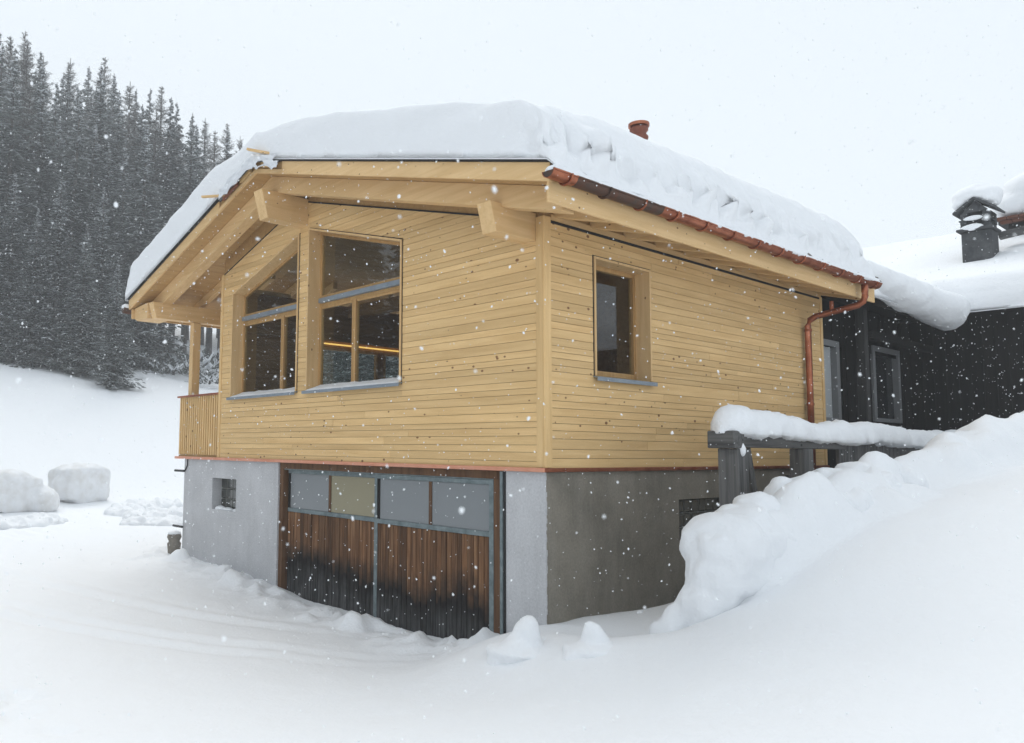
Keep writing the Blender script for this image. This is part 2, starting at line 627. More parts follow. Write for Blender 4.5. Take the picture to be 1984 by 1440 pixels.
def snow_roll(name, path, rad, squash=1.0, amp=.03, freq=4.0, seed=0, seg=20, step=.05, m=None, low=.25):
    """Snow lying along a line: a rough tube, flattened below."""
    path = np.array(path, float)
    L = np.concatenate([[0], np.cumsum(np.linalg.norm(np.diff(path, axis=0), axis=1))])
    s = np.arange(0, L[-1] + step, step)
    s[-1] = L[-1]
    P = np.stack([np.interp(s, L, path[:, i]) for i in range(3)], 1)
    R = np.interp(s, L, rad if len(rad) == len(L) else np.interp(np.linspace(0, 1, len(L)), np.linspace(0, 1, len(rad)), rad))
    end = np.minimum(s, L[-1] - s)
    R = R * np.sqrt(np.clip(1 - (1 - np.clip(end / (R * 1.1), 0, 1)) ** 2, .0025, 1))
    D = np.gradient(P, axis=0)
    D /= np.linalg.norm(D, axis=1)[:, None]
    A = np.cross(D, [0, 0, 1.0])
    A /= np.linalg.norm(A, axis=1)[:, None]
    B = np.cross(A, D)
    th = np.linspace(-math.pi / 2, 1.5 * math.pi, seg, endpoint=False)
    low = np.where(np.sin(th) < 0, low, squash)
    V = P[:, None] + R[:, None, None] * (A[:, None] * np.cos(th)[None, :, None] + B[:, None] * (np.sin(th) * low)[None, :, None])
    nrm = A[:, None] * np.cos(th)[None, :, None] + B[:, None] * np.sin(th)[None, :, None]
    V = V + nrm * ((amp * fbm(V * freq, 4, seed) + amp * .4 * fbm(V * freq * 5, 2, seed + 3)) * np.clip(end / .1, .1, 1)[:, None])[..., None]
    V = np.concatenate([V, V[:, :1]], 1)
    v, f = grid_mesh(V)
    return np_mesh(name, v, f[:, ::-1], m or M['snow'])


# ------------------------------------------------------------------ the ground
CTRL = np.array([  # x, y, height of the snow
    (-9.4, .5, -1.83), (-8.7, -.1, -1.85), (-6.9, -.1, -1.86), (-5.3, -.1, -1.99), (-4.4, -.1, -2.06), (-2.9, -.1, -2.06), (-1.4, -.1, -2.07),
    (-.55, -.2, -1.92), (0.0, -.1, -1.66), (.05, .8, -1.60), (.05, 1.7, -1.70), (.05, 2.4, -1.70), (.1, 4, -1.3), (.2, 6.5, -.9), (.2, 9, -.4),
    (-1, -5, -2.0), (-5.5, -3.9, -2.0), (-12, -3, -1.98), (-20, 0, -1.97), (-15, -10, -2.0), (-15, 5, -1.95), (-10, 9, -1.9), (-25, 8, -1.9), (-24, -12, -1.95),
    (.3, -3.6, -1.93), (1.8, -2.5, -1.72), (3.3, -2.0, -1.42), (4.4, -1.7, -1.18), (.2, -.9, -1.84), (1.3, .2, -1.57), (-.6, -1.0, -2.0),
    (1.75, -.15, -1.32), (2.2, .35, -1.0), (2.45, 1.2, -.62), (2.6, 2.4, -.34), (2.8, 4.0, -.10), (3.0, 6.0, .12), (3.2, 9, .35),
    (3.2, .2, -.92), (4, .1, -.86), (3.4, 2.0, -.42), (4.5, 3, -.2), (4.5, 6, .2), (1.1, 1.5, -1.2), (1.2, 3, -.75), (1.3, 5, -.3), (1.3, 8, .1),
    (5.6, -6.7, -1.45), (3, -5, -1.75), (8, -6, -1.15), (8, 0, -.45), (8, 6, .35), (8, 12, .8), (2, 11, .4), (-2, -9, -2.0), (4, -12, -1.7), (12, -4, -.9), (14, 8, .5),
    (0, 12, 0), (-8, 14, -1.2), (10, 20, 1.0), (-15, 20, -1.5), (12, -15, -1.5), (-10, -18, -2)])


def tps_fit(P, v, lam=.004):
    d = np.linalg.norm(P[:, None] - P[None], axis=2)
    K = np.where(d > 0, d * d * np.log(d + 1e-12), 0) + lam * np.eye(len(P)) * 10
    A = np.block([[K, np.c_[np.ones(len(P)), P]], [np.c_[np.ones(len(P)), P].T, np.zeros((3, 3))]])
    return np.linalg.solve(A, np.r_[v, 0, 0, 0])


_W = tps_fit(CTRL[:, :2], CTRL[:, 2])


def softplus(x, k=4.0):
    return np.logaddexp(0, x / k) * k


RIDGE = np.array([(-.4, 1.70, -1.0), (.3, 1.75, -.62), (1.0, 1.95, -.22), (2.5, 2.1, .03), (4, 2.15, .26), (5.5, 2.25, .52), (8, 2.4, .86), (12, 2.6, 1.2)])


def height(x, y, fine=True):
    x, y = np.asarray(x, float), np.asarray(y, float)
    shp = np.broadcast(x, y).shape
    x, y = np.broadcast_to(x, shp).ravel(), np.broadcast_to(y, shp).ravel()
    cx, cy = np.clip(x, -26, 14), np.clip(y, -16, 20)
    z = np.full(x.shape, _W[-3]) + _W[-2] * cx + _W[-1] * cy
    for (px, py, _), wt in zip(CTRL, _W):
        d2 = (cx - px) ** 2 + (cy - py) ** 2
        z = z + wt * .5 * d2 * np.log(d2 + 1e-12)
    far = np.clip((np.hypot(x + 3, y) - 14) / 10, 0, 1)
    z = z * (1 - far) + far * np.where(x > 0, np.clip(z, -2, 1.2), -1.95)
    # the hillside behind the yard
    hx = -x - 23 + 1.2 * fbm(np.stack([x * .05, y * .05, 0 * x], -1), 2, 3)
    hill = .33 * softplus(hx, 2.0) - .09 * softplus(hx - 19, 3.0) - .24 * softplus(hx - 85, 8)
    z = z + hill
    z = z + np.clip(hx / 20, 0, 1) * 1.3 * fbm(np.stack([x * .09, y * .09, 0 * x + 4], -1), 3, 21)
    # bank of thrown snow between the slope and the walkway
    P3 = np.stack([x, y, 0 * x], -1)
    yy = y + .25 * fbm(P3 * .8, 2, 51)
    xc = np.interp(yy, RIDGE[:, 0], RIDGE[:, 1]) + .10 * fbm(P3 * 1.1 + 5, 2, 52)
    zc = np.interp(yy, RIDGE[:, 0], RIDGE[:, 2])
    dx = x - xc
    drop = np.where(dx > 0, 1.55, 1.6) * (np.sqrt(dx * dx + .03) - .17) + np.clip(.35 - yy, 0, 9) * 2.0
    lum = fbm(np.stack([x * 1.5, y * 1.5, z * 2], -1), 3, 53)
    rg = zc - drop - .10 + .12 * lum + .25 * np.abs(vnoise(np.stack([x * 1.5, y * 1.3, z], -1), 55)) + .09 * np.abs(vnoise(np.stack([x * 4, y * 3.4, z * 3], -1), 56))
    z = np.maximum(z, np.where(drop < 1.6, rg, -9)) + .06 * np.exp(-((z - rg) / .08) ** 2) * (drop < 1.6)
    for bx, by, br, bz in ((.45, -.95, .60, .15), (1.15, -.72, .60, .14), (-.15, -.75, .6, .13)):
        z = z + bz * np.exp(-((x - bx) ** 2 + (y - by) ** 2) / br ** 2)
    if fine:
        near = np.clip(1 - (np.hypot(x, y) - 30) / 20, 0, 1)
        z = z + near * (.030 * fbm(P3 * .8, 3, 5) + .011 * fbm(P3 * 3.5, 4, 9))
        # crumbs of ploughed snow along the foot of the walls
        wall = np.exp(-((y + .40) / .34) ** 2) * (x < -.5) * (x > -9.4)
        wall = np.maximum(wall, .8 * np.exp(-((x + 9.2) / .5) ** 2) * np.exp(-((y - .2) / 1.0) ** 2))
        lump = np.clip(fbm(P3 * 2.6, 3, 31), 0, 1) * .30 + np.clip(fbm(P3 * 7.0, 3, 33) - .08, 0, 1) * .17
        z = z + wall * (lump + .02)
        # vehicle tracks that swing in to the garage
        q = (y + 2.9) - .42 * (x + 5) - .05 * (x + 5) ** 2
        tr = sum(np.exp(-((q - c) / .085) ** 2) * a for c, a in ((-.7, -.05), (-.5, .03), (-.28, -.04), (-.1, .03), (.75, -.045), (.95, .03), (1.2, -.03)))
        z = z + tr * np.clip((-x - .5) / 2, 0, 1) * (.5 + .5 * fbm(P3 * .5, 2, 44)) * (np.hypot(x + 4, y + 2.5) < 14)
        # footprints at the lower left of the view
        for fx, fy, r, dd in ((-2.24, -4.59, .17, .10), (-1.72, -4.73, .16, .10), (-1.10, -4.66, .09, .05), (-.98, -4.56, .09, .05), (-2.4, -4.75, .12, .07)):
            g = np.hypot(x - fx, y - fy) / r
            z = z - dd * .7 * np.exp(-g ** 2 * 1.2) + dd * .55 * np.exp(-((g - 1.3) / .45) ** 2) * np.clip(vnoise(P3 * 11, 6), -.2, 1)
    return z.reshape(shp)


def axis_coords(lo, hi, d, far, n, f0=None):
    core = np.arange(lo, hi, d)
    g = np.geomspace(d, far, n)
    return np.concatenate([(lo - np.cumsum(g))[::-1], core, hi + np.cumsum(g)])


gx = axis_coords(-10.5, 5.0, .06, 60, 62)
gy = axis_coords(-5.6, 6.6, .06, 60, 62)
GX, GY = np.meshgrid(gx, gy, indexing='ij')
GZ = height(GX, GY)
v_, f_ = grid_mesh(np.stack([GX, GY, GZ], -1))
ground = np_mesh('ground', v_, f_, M['snow'])
tag(ground, 'deep snow covering the yard and the hillside', kind='structure')

# ------------------------------------------------------------------ the house
house = empty('wooden_house', (-4.5, 3.4, -2.0))
tag(house, 'new light wooden house with copper gutter on a concrete garage base', 'house')



def part(o, parent):
    """Parent without moving (all meshes are built in world coordinates)."""
    o.parent = parent
    o.matrix_parent_inverse = parent.matrix_world.inverted() if parent is not house else Matrix.Translation(-Vector(house.location))
    return o


RX, RZ = -4.80, 4.51                        # ridge
EXR, EZR, EXL, EZL = .79, 2.95, -9.60, 3.05   # eaves
SR, SL = (RZ - EZR) / (EXR - RX), (RZ - EZL) / (RX - EXL)


def zr(x):
    return EZR + SR * (EXR - x) if x > RX else EZL + SL * (x - EXL)


def roof_strip(x0, x1, h0, h1):
    """Polygon (x, z) between two depths below the roof line."""
    xs = [x0] + ([RX] if x0 < RX < x1 else []) + [x1]
    return [(x, zr(x) - h1) for x in xs] + [(x, zr(x) - h0) for x in reversed(xs)]


def xz(poly, y):
    return [(p[0], y, p[1]) for p in poly]


def H(o):
    return part(o, house)


def PR(name, poly, y0, y1, m, parent, bevel=0.0):
    return MB().prism(xz(poly, y0), (0, y1 - y0, 0)).build(name, m, parent, bevel=bevel)


# -- base walls
b = MB()
b.box(-8.7, -7.55, .0, .3, -3, -.035).box(-6.68, -5.34, .0, .3, -3, -.035)
b.box(-7.55, -6.68, .0, .3, -3, -.90).box(-7.55, -6.68, .0, .3, -.35, -.035)
b.box(-8.7, -8.4, .3, 6.9, -3, -.035)
base = H(b.build('base_wall', M['plaster']))
tag(base, 'pale grey plastered front of the garage base')
pier = H(box('base_pier', M['plaster'], None, -.60, -.012, .0, .3, -3, -.035))
b = MB()
b.box(-.3, 0, .3, 2.57, -3, -.035).box(-.3, 0, 3.66, 6.9, -3, -.035).box(-.3, 0, 2.57, 3.66, -3, -.93).box(-.3, 0, 2.57, 3.66, -.40, -.035)
b.box(-.012, 0, .001, .3, -3, -.035)
b.box(-8.4, -.3, 6.6, 6.9, -3, -.035)
side = H(b.build('base_wall', M['concrete']))
tag(side, 'raw brown-grey concrete side of the garage base')
# white paint lapping unevenly round the corner is the edge of the plaster coat
b = MB()
zz = -3.0
while zz < -.04:
    dz = random.uniform(.03, .09)
    b.box(-.011, .004, -.002, random.uniform(.008, .028), zz, min(zz + dz, -.036))
    zz += dz
b.build('paint_edge', M['plaster'], pier)

# glass block windows
for (x0, x1, z0, z1, nx, nz) in ((-7.55, -6.68, -.90, -.35, 4, 3),):
    wdw = H(box('block_window', M['mortar'], None, x0 - .002, x1 + .002, .20, .26, z0 - .002, z1 + .002))
    bw, bh = (x1 - x0) / nx, (z1 - z0) / nz
    for i in range(nx):
        for j in range(nz):
            box('glass_block', M['block'], wdw, x0 + i * bw + .006, x0 + (i + 1) * bw - .006, .178, .21, z0 + j * bh + .006, z0 + (j + 1) * bh - .006, .012)
wdw = H(box('block_window', M['mortar'], None, -.12, -.07, 2.568, 3.662, -.932, -.398))
for i in range(6):
    for j in range(3):
        bw, bh = 1.09 / 6, .53 / 3
        box('glass_block', M['block'], wdw, -.08, -.045, 2.57 + i * bw + .006, 2.57 + (i + 1) * bw - .006, -.93 + j * bh + .006, -.93 + (j + 1) * bh - .006, .012)

# -- garage door
dj = MB()
dj.box(-5.338, -5.24, .03, .26, -3, -.13).box(-.75, -.63, .01, .26, -3, -.13).box(-5.338, -.602, .03, .26, -.129, -.036)
H(dj.build('door_frame', M['old_frame']))
H(box('door_post', M['steel'], None, -.625, -.585, -.03, .02, -2.6, -.04, .004))
H(box('door_post', M['rubber'], None, -.584, -.555, -.012, -.001, -2.6, -.04))


def leaf(x0, x1, y, tans):
    d = H(box('garage_door', M['old_frame'], None, x0, x1, y + .03, y + .06, -2.45, -.145))
    zt, zm = -.145, -.755
    for (a, b_, c, e) in ((x0, x1, zt - .055, zt), (x0, x1, zm - .035, zm + .025)):
        box('rail', M['steel'], d, a, b_, y - .012, y + .029, c, e, .004)
    box('stile', M['steel'], d, x1 - .07, x1, y - .035, y + .029, -2.45, zt + .004, .004)
    box('stile', M['black_z'], d, x0, x0 + .05, y - .006, y + .029, zm + .026, zt - .056)
    xm = (x0 + x1) / 2 - .02
    box('glazing_bar', M['old_frame'], d, xm - .025, xm + .025, y - .006, y + .029, zm + .026, zt - .056)
    for (a, b_, tan) in ((x0 + .051, xm - .026, tans[0]), (xm + .026, x1 - .071, tans[1])):
        box('pane', M['pane_tan'] if tan else M['pane_grey'], d, a, b_, y + .006, y + .024, zm + .027, zt - .057)
    x = x0
    while x < x1 - .07:
        wd = random.choice((.075, .085, .095, .105))
        e = min(x + wd, x1 - .072)
        dy = random.uniform(-.006, .004)
        box('plank', M['planks'], d, x + .004, e - .004, y + dy, y + .029, -2.45, zm - .037, .005)
        x = e
        if e >= x1 - .073:
            break
    return d


tag(leaf(-5.20, -2.93, .11, (0, 1)), 'sliding door leaf with one tan pane, dark weathered planks')
tag(leaf(-2.90, -.76, .05, (0, 0)), 'sliding door leaf with two grey panes, brown weathered planks')
H(box('door_rail', M['steel'], None, -5.22, -.755, .035, .045, -.142, -.131))

# -- copper drip edge
H(MB().box(-9.04, .035, -.055, -.002, -.034, .012).build('drip_edge', M['copper_pink'], None, bevel=.006))
H(MB().box(.002, .04, -.05, 6.92, -.034, .010).build('drip_edge', M['copper'], None, bevel=.006))

# -- front wall: sheathing with openings, then each board
W1, W2 = (-6.95, -4.84), (-4.58, -2.36)
ZS = 1.06


def L1(x):
    return 2.88 + SL * (x - W1[0])


def L2(x):
    return 3.56 - SR * (x - W2[0])


def gable(p, h=.47):
    p = clip(p, SR, 1, EZR + SR * EXR - h)
    return clip(p, -SL, 1, EZL - SL * EXL - h) if len(p) > 2 else p


def above(p, k):
    if k == 1:
        return clip(p, SL, -1, -(2.88 - SL * W1[0]))
    return clip(p, -SR, -1, -(3.56 + SR * W2[0]))


XA, XB = -7.30, -.10


def row_polys(z0, z1):
    if z1 <= ZS + .005 or z0 >= 3.54:
        ps = [rect(XA, XB, z0, z1)]
    else:
        ps = [rect(W1[1], W2[0], z0, z1)]
        if z0 >= L1(W1[0]) - .001:
            ps.append(above(rect(XA, W1[1], z0, z1), 1))
        else:
            ps.append(rect(XA, W1[0], z0, z1))
            if z1 > L1(W1[0]):
                ps.append(above(rect(W1[0], W1[1], z0, z1), 1))
        if z0 >= L2(W2[1]) - .001:
            ps.append(above(rect(W2[0], XB, z0, z1), 2))
        else:
            ps.append(rect(W2[1], XB, z0, z1))
            if z1 > L2(W2[1]):
                ps.append(above(rect(W2[0], W2[1], z0, z1), 2))
    return [q for q in (gable(p) for p in ps) if area(q) > .0008]


sh = MB()
for z0, z1 in ((0.0, ZS), (ZS, L1(W1[0])), (L1(W1[0]), L2(W2[1])), (L2(W2[1]), 3.2), (3.2, 3.56), (3.56, 4.1)):
    for p in row_polys(z0, z1):
        sh.prism(xz(p, .018), (0, .24, 0))
fw = H(sh.build('front_wall', M['backing']))


def rows(z0, z1):
    out, z = [], z0
    while z < z1 - .02:
        wd = random.choice((.068, .078, .088, .098, .112))
        if z1 - z - wd < .06:
            wd = z1 - z
        out.append((z, z + wd))
        z += wd
    return out


def split(p, gap=.004, longest=3.2):
    x0, x1 = min(q[0] for q in p), max(q[0] for q in p)
    if x1 - x0 < longest:
        return [p]
    xc = x0 + (x1 - x0) * random.uniform(.25, .75)
    return split(clip(p, 1, 0, xc - gap / 2), gap, 4.5) + split(clip(p, -1, 0, -(xc + gap / 2)), gap, 4.5)


for z0, z1 in rows(0.0, ZS) + rows(ZS, 4.05):
    for p in row_polys(z0 + .0023, z1 - .0023):
        for q in split(p):
            if area(q) > .001:
                PR('board', q, -.008 + random.uniform(-.0015, .0015), .017, M['wood_x'], fw)
# trims
PR('corner_board', rect(-.098, .0, .013, 2.74), -.022, .017, M['wood_z'], fw, .004)
PR('corner_board', gable(rect(-7.38, -7.302, .013, 3.4)), -.022, .06, M['wood_z'], fw, .004)
PR('frieze', roof_strip(-7.3, -.1, .205, .468), .0, .25, M['soffit'], fw)
PR('vent_gap', roof_strip(-7.3, -.3, .47, .492), -.011, .010, M['black'], fw)

# -- right wall
rw = MB()
rw.box(-.24, -.018, .30, .86, 0, 2.72).box(-.24, -.018, 2.0, 6.9, 0, 2.72).box(-.24, -.018, .86, 2.0, 0, 1.05).box(-.24, -.018, .86, 2.0, 2.43, 2.72)
side_wall = H(rw.build('side_wall', M['backing']))
for z0, z1 in rows(0.0, 1.05) + rows(1.05, 2.43) + rows(2.43, 2.68):
    segs = [(.10, 6.82)] if (z1 <= 1.06 or z0 > 2.42) else [(.10, .86), (2.0, 6.82)]
    for a, b_ in segs:
        for q in split(rect(a, b_, z0 + .0023, z1 - .0023)):
            x = .008 + random.uniform(-.0015, .0015)
            MB().prism([(x, p[0], p[1]) for p in q], (-.025 - (x - .008), 0, 0)).build('board', M['wood_y'], side_wall)
box('corner_board', M['wood_z'], side_wall, .0005, .022, -.020, .098, .013, 2.74, .004)
box('corner_board', M['wood_z'], side_wall, -.1, .022, 6.822, 6.9, .013, 2.72, .004)
box('vent_gap', M['black'], side_wall, -.01, .012, .10, 6.9, 2.683, 2.71)
box('frieze', M['soffit'], side_wall, -.22, -.021, .02, 6.9, 2.721, 2.965)


# -- windows: casing > frame, bar, pane, sill
def front_window(x0, x1, top, xm, label):
    e = .028
    c = MB()
    c.box(x0, x0 + e, -.028, .25, ZS, top(x0)).box(x1 - e, x1, -.028, .25, ZS, top(x1))
    c.prism([(x0 + e, -.028, top(x0 + e) - e), (x1 - e, -.028, top(x1 - e) - e), (x1 - e, -.028, top(x1 - e)), (x0 + e, -.028, top(x0 + e))], (0, .278, 0))
    wd = tag(H(c.build('window', M['beam_z'], None)), label)
    a, b_ = x0 + e, x1 - e
    ft = .045
    zb, zt0, zt1 = ZS + .06, 2.40, 2.50

    def fr(p, nm='frame', m=M['frame'], y0=.19, y1=.245):
        return MB().prism(xz(p, y0), (0, y1 - y0, 0)).build(nm, m, wd)
    fr(rect(a + .001, b_ - .001, zb - .06, zb))
    fr(rect(a + .001, a + ft, zb, top(a) - e - .002))
    fr([(b_ - ft, zb), (b_ - .001, zb), (b_ - .001, top(b_) - e - .002), (b_ - ft, top(b_ - ft) - e - .002)])
    fr([(a + ft, top(a + ft) - e - ft), (b_ - ft, top(b_ - ft) - e - ft), (b_ - ft, top(b_ - ft) - e - .002), (a + ft, top(a + ft) - e - .002)])
    fr(rect(a + ft, b_ - ft, zt0 - .05, zt0), 'transom')
    fr(rect(a + ft, b_ - ft, zt0 + .001, zt1 - .03), 'transom_sill', M['zinc'], .135, .24)
    fr(rect(a + ft, b_ - ft, zt1 - .029, zt1 + .02), 'transom')
    fr(rect(xm - .045, xm - .002, zb, zt0 - .051), 'mullion', M['frame'], .18, .245)
    fr(rect(xm + .002, xm + .045, zb, zt0 - .051), 'mullion', M['frame'], .18, .245)
    fr(rect(a + ft, b_ - ft, zt0 - .085, zt0 - .052), 'sash', M['frame'], .195, .24)
    for p in (rect(a + ft, xm - .046, zb, zt0 - .052), rect(xm + .046, b_ - ft, zb, zt0 - .052),
              [(a + ft, zt1 + .02), (b_ - ft, zt1 + .02), (b_ - ft, top(b_ - ft) - e - ft), (a + ft, top(a + ft) - e - ft)]):
        fr(p, 'pane', M['glass'], .215, .221)
    # rubber seal drawn round the opening
    s_ = MB().prism([(x0 - .014, -.012, top(x0)), (x1 + .014, -.012, top(x1)), (x1 + .014, -.012, top(x1) + .012), (x0 - .014, -.012, top(x0) + .012)], (0, .022, 0))
    s_.box(x1 + .001, x1 + .013, -.012, .01, ZS - .03, top(x1) - .004)
    s_.build('seal', M['black'], wd)
    sl = MB().prism([(x0 - .03, -.075, ZS - .012), (x0 - .03, .19, ZS + .035), (x0 - .03, .19, ZS + .022), (x0 - .03, -.062, ZS - .024), (x0 - .03, -.062, ZS - .055), (x0 - .03, -.075, ZS - .055)],
                    (x1 - x0 + .05, 0, 0))
    sl.build('sill', M['zinc'], wd)
    return wd


front_window(W1[0], W1[1], L1, -5.60, 'tall slanted window next to the balcony')
front_window(W2[0], W2[1], L2, -3.66, 'tall slanted window nearer the house corner')

c = MB()
c.box(-.25, .026, .862, .89, 1.05, 2.43).box(-.25, .026, 1.97, 1.998, 1.05, 2.43).box(-.25, .026, .891, 1.969, 2.402, 2.43)
wd = tag(H(c.build('window', M['beam_z'], None)), 'narrow single window in the side wall')
for a in ((.891, .94, 1.08, 2.40), (1.92, 1.969, 1.08, 2.40), (.941, 1.919, 1.08, 1.14), (.941, 1.919, 2.35, 2.40)):
    box('frame', M['frame'], wd, -.245, -.18, *a)
box('pane', M['glass'], wd, -.222, -.216, .941, 1.919, 1.141, 2.349)
box('seal', M['black'], wd, -.01, .014, .845, 2.015, 2.431, 2.443)
box('seal', M['black'], wd, -.01, .014, .847, .859, 1.03, 2.43)
MB().prism([(.075, .84, 1.035), (-.18, .84, 1.078), (-.18, .84, 1.066), (.062, .84, 1.024), (.062, .84, .99), (.075, .84, .99)], (0, 1.19, 0)).build('sill', M['zinc'], wd)

# -- room behind the glass
r = MB()
r.box(-7.2, -.26, .27, 6.5, -.02, .0)                      # floor
r.box(-7.2, -.26, 6.5, 6.58, 0, 4.2)
for (y0, y1, z0, z1) in ((.27, 1.5, 0, 3.0), (1.5, 5.6, 0, .95), (1.5, 5.6, 2.15, 3.0), (5.6, 6.5, 0, 3.0), (3.45, 3.6, .95, 2.15)):
    r.box(-7.28, -7.2, y0, y1, z0, z1)
room = H(r.build('room', M['room'], None))
for y0, y1 in ((1.5, 3.45), (3.6, 5.6)):
    box('inner_pane', M['glass'], room, -7.25, -7.244, y0, y1, .95, 2.15)
    for a in ((y0, y0 + .05, .95, 2.15), (y1 - .05, y1, .95, 2.15), (y0 + .05, y1 - .05, .95, 1.0), (y0 + .05, y1 - .05, 2.1, 2.15)):
        box('inner_frame', M['frame'], room, -7.265, -7.19, *a)
box('light_strip', M['led'], room, -7.19, -7.15, 2.1, 6.0, 2.205, 2.228)
box('strip_board', M['room'], room, -7.198, -7.10, .3, 6.4, 2.262, 2.34)
box('tie_beam', M['room'], room, -7.1, -.4, 2.6, 2.8, 2.75, 2.98)

# -- balcony
bal = H(box('balcony', M['soffit'], None, -9.0, -7.385, .012, 6.4, -.02, .04))
n = 19
for i in range(n):
    x = -8.97 + i * (1.575 / (n - 1))
    box('baluster', M['wood_z'], bal, x - .022, x + .022, .005, .035, .05, 1.13)
for i in range(36):
    y = .09 + i * .0875
    box('baluster', M['wood_z'], bal, -8.992, -8.962, y - .022, y + .022, .05, 1.13)
box('bottom_rail', M['wood_x'], bal, -9.0, -7.385, .036, .075, .042, .12)
box('bottom_rail', M['wood_x'], bal, -8.961, -8.93, .08, 3.3, .042, .12)
box('handrail', M['copper'], bal, -9.06, -7.39, -.03, .10, 1.131, 1.165, .006)
box('handrail', M['copper'], bal, -9.06, -8.92, .101, 3.3, 1.131, 1.165, .006)
box('post', M['beam_z'], bal, -8.88, -8.74, .11, .27, .04, 2.585, .006)
H(box('inner_wall', M['wood_y'], None, -7.38, -7.302, .062, 1.4, .042, 3.1))

# -- roof
rf = MB()
rf.prism(xz(roof_strip(EXL + .02, RX, .03, .20), -.81), (0, 7.86, 0))
rf.prism(xz(roof_strip(RX, EXR - .02, .03, .20), -.81), (0, 7.86, 0))
roof = H(rf.build('roof', M['soffit'], None))
mb = MB()
mb.prism(xz(roof_strip(EXL - .01, RX, .0, .028), -.875), (0, 7.95, 0)).prism(xz(roof_strip(RX, EXR + .01, .0, .028), -.875), (0, 7.95, 0))
mb.build('membrane', M['membrane'], roof)
# verge boards, the left one broken away below the ridge
PR('verge_board', roof_strip(-4.05, EXR - .004, .03, .215), -.85, -.812, M['beam_x'], roof, .004)
PR('verge_board', roof_strip(EXL, -5.95, .03, .215), -.85, -.812, M['beam_x'], roof, .004)
PR('verge_board', roof_strip(-5.948, -4.052, .15, .215), -.848, -.812, M['beam_x'], roof)
PR('verge_rafter', roof_strip(EXL + .35, EXR - .1, .202, .45), -.56, -.36, M['beam_x'], roof, .006)
PR('verge_rafter', roof_strip(EXL + .12, EXL + .349, .202, .45), -.558, -.362, M['beam_x'], roof, .006)
# purlins
MB().prism([(-.10, -.73, 2.79), (-.10, -.64, 2.475), (-.10, .0, 2.475), (-.10, .0, 2.79)], (-.2, 0, 0)).build('purlin', M['beam_y'], roof, bevel=.006)
MB().prism([(-4.62, -.84, 4.02), (-4.62, -.72, 3.60), (-4.62, .0, 3.60), (-4.62, .0, 4.02)], (-.24, 0, 0)).build('purlin', M['beam_y'], roof, bevel=.006)
MB().prism([(-8.70, -.74, 2.89), (-8.70, -.66, 2.59), (-8.70, 6.9, 2.59), (-8.70, 6.9, 2.89)], (-.2, 0, 0)).build('purlin', M['beam_y'], roof, bevel=.006)
MB().box(-.0205, .006, .12, 6.9, 2.713, 2.78).build('wall_plate', M['beam_y'], roof)
# rafter tails under the right eave, with the slats between them
for i in range(11):
    y = .18 + i * .66
    PR('rafter', roof_strip(-.02, .73, .202, .415), y, y + .12, M['beam_x'], roof, .004)
for i in range(9):
    y = .3 + i * .72
    PR('rafter', roof_strip(EXL + .05, -7.42, .202, .34), y, y + .10, M['beam_x'], roof)
box('eave_board', M['beam_y'], roof, .731, .762, -.835, 7.0, 2.545, 2.775, .004)
box('eave_board', M['beam_y'], roof, EXL + .02, EXL + .05, -.80, 7.0, 2.66, 2.85)
MB().prism([(EXL + .06, -.30, 2.86), (EXL + .06, -.30, 2.66), (EXL + .2, -.30, 2.60), (-8.92, -.30, 2.60), (-8.92, -.30, 2.9)], (0, -.45, 0)).build('eave_return', M['beam_x'], roof, bevel=.004)

# -- gutter, brackets, downpipe
GXC, GZC, GR = .868, 2.79, .072


def half_pipe(y0, y1, x=GXC, z=GZC, r0=GR, th=.006, seg=14):
    m = MB()
    out = [(x + r0 * math.cos(a), z + r0 * math.sin(a)) for a in np.linspace(math.pi, 2 * math.pi, seg)]
    inn = [(x + (r0 - th) * math.cos(a), z + (r0 - th) * math.sin(a)) for a in np.linspace(2 * math.pi, math.pi, seg)]
    ring = out + inn
    n_ = len(ring)
    m.v = [(p[0], y0, p[1]) for p in ring] + [(p[0], y1, p[1]) for p in ring]
    m.f = [(i, (i + 1) % n_, (i + 1) % n_ + n_, i + n_) for i in range(n_)]
    for i in range(seg - 1):
        m.f.append((i, n_ - 1 - i, n_ - 2 - i, i + 1))
        m.f.append((n_ + i, n_ + i + 1, 2 * n_ - 2 - i, 2 * n_ - 1 - i))
    # rolled rim
    m.tube([(x + r0, y0, z), (x + r0, y1, z)], .011, 8)
    return m


gut = H(half_pipe(.85, 6.80).build('gutter', M['copper'], None))
half_pipe(-.98, -.62).build('gutter_length', M['copper'], gut)
half_pipe(-.619, .849).build('gutter_length', M['copper_old'], gut)
hp = MB()
arc = [(GXC + (GR - .007) * math.cos(a), -.97, GZC + (GR - .007) * math.sin(a)) for a in np.linspace(math.pi, 2 * math.pi, 12)]
hp.prism(arc, (0, .005, 0)).build('gutter_end', M['copper_old'], gut)
arc = [(p[0], 6.79, p[2]) for p in arc]
MB().prism(arc, (0, .005, 0)).build('gutter_end', M['copper'], gut)
for i in range(13):
    y = -.72 + i * .61
    k_ = MB()
    a_ = [(GXC + (GR + .012) * math.cos(t), y, GZC + (GR + .012) * math.sin(t)) for t in np.linspace(math.pi * .95, math.pi * 2.02, 12)]
    k_.tube(a_, .011, 6).build('gutter_bracket', M['copper_old'] if i == 1 else M['copper'], gut)
MB().prism([(EXR + .012, -.87, EZR - .0), (EXR + .10, -.87, EZR - .10), (EXR + .10, -.87, EZR - .108), (EXR + .012, -.87, EZR - .035)], (0, 7.8, 0)).build('eave_flashing', M['copper_old'], gut)
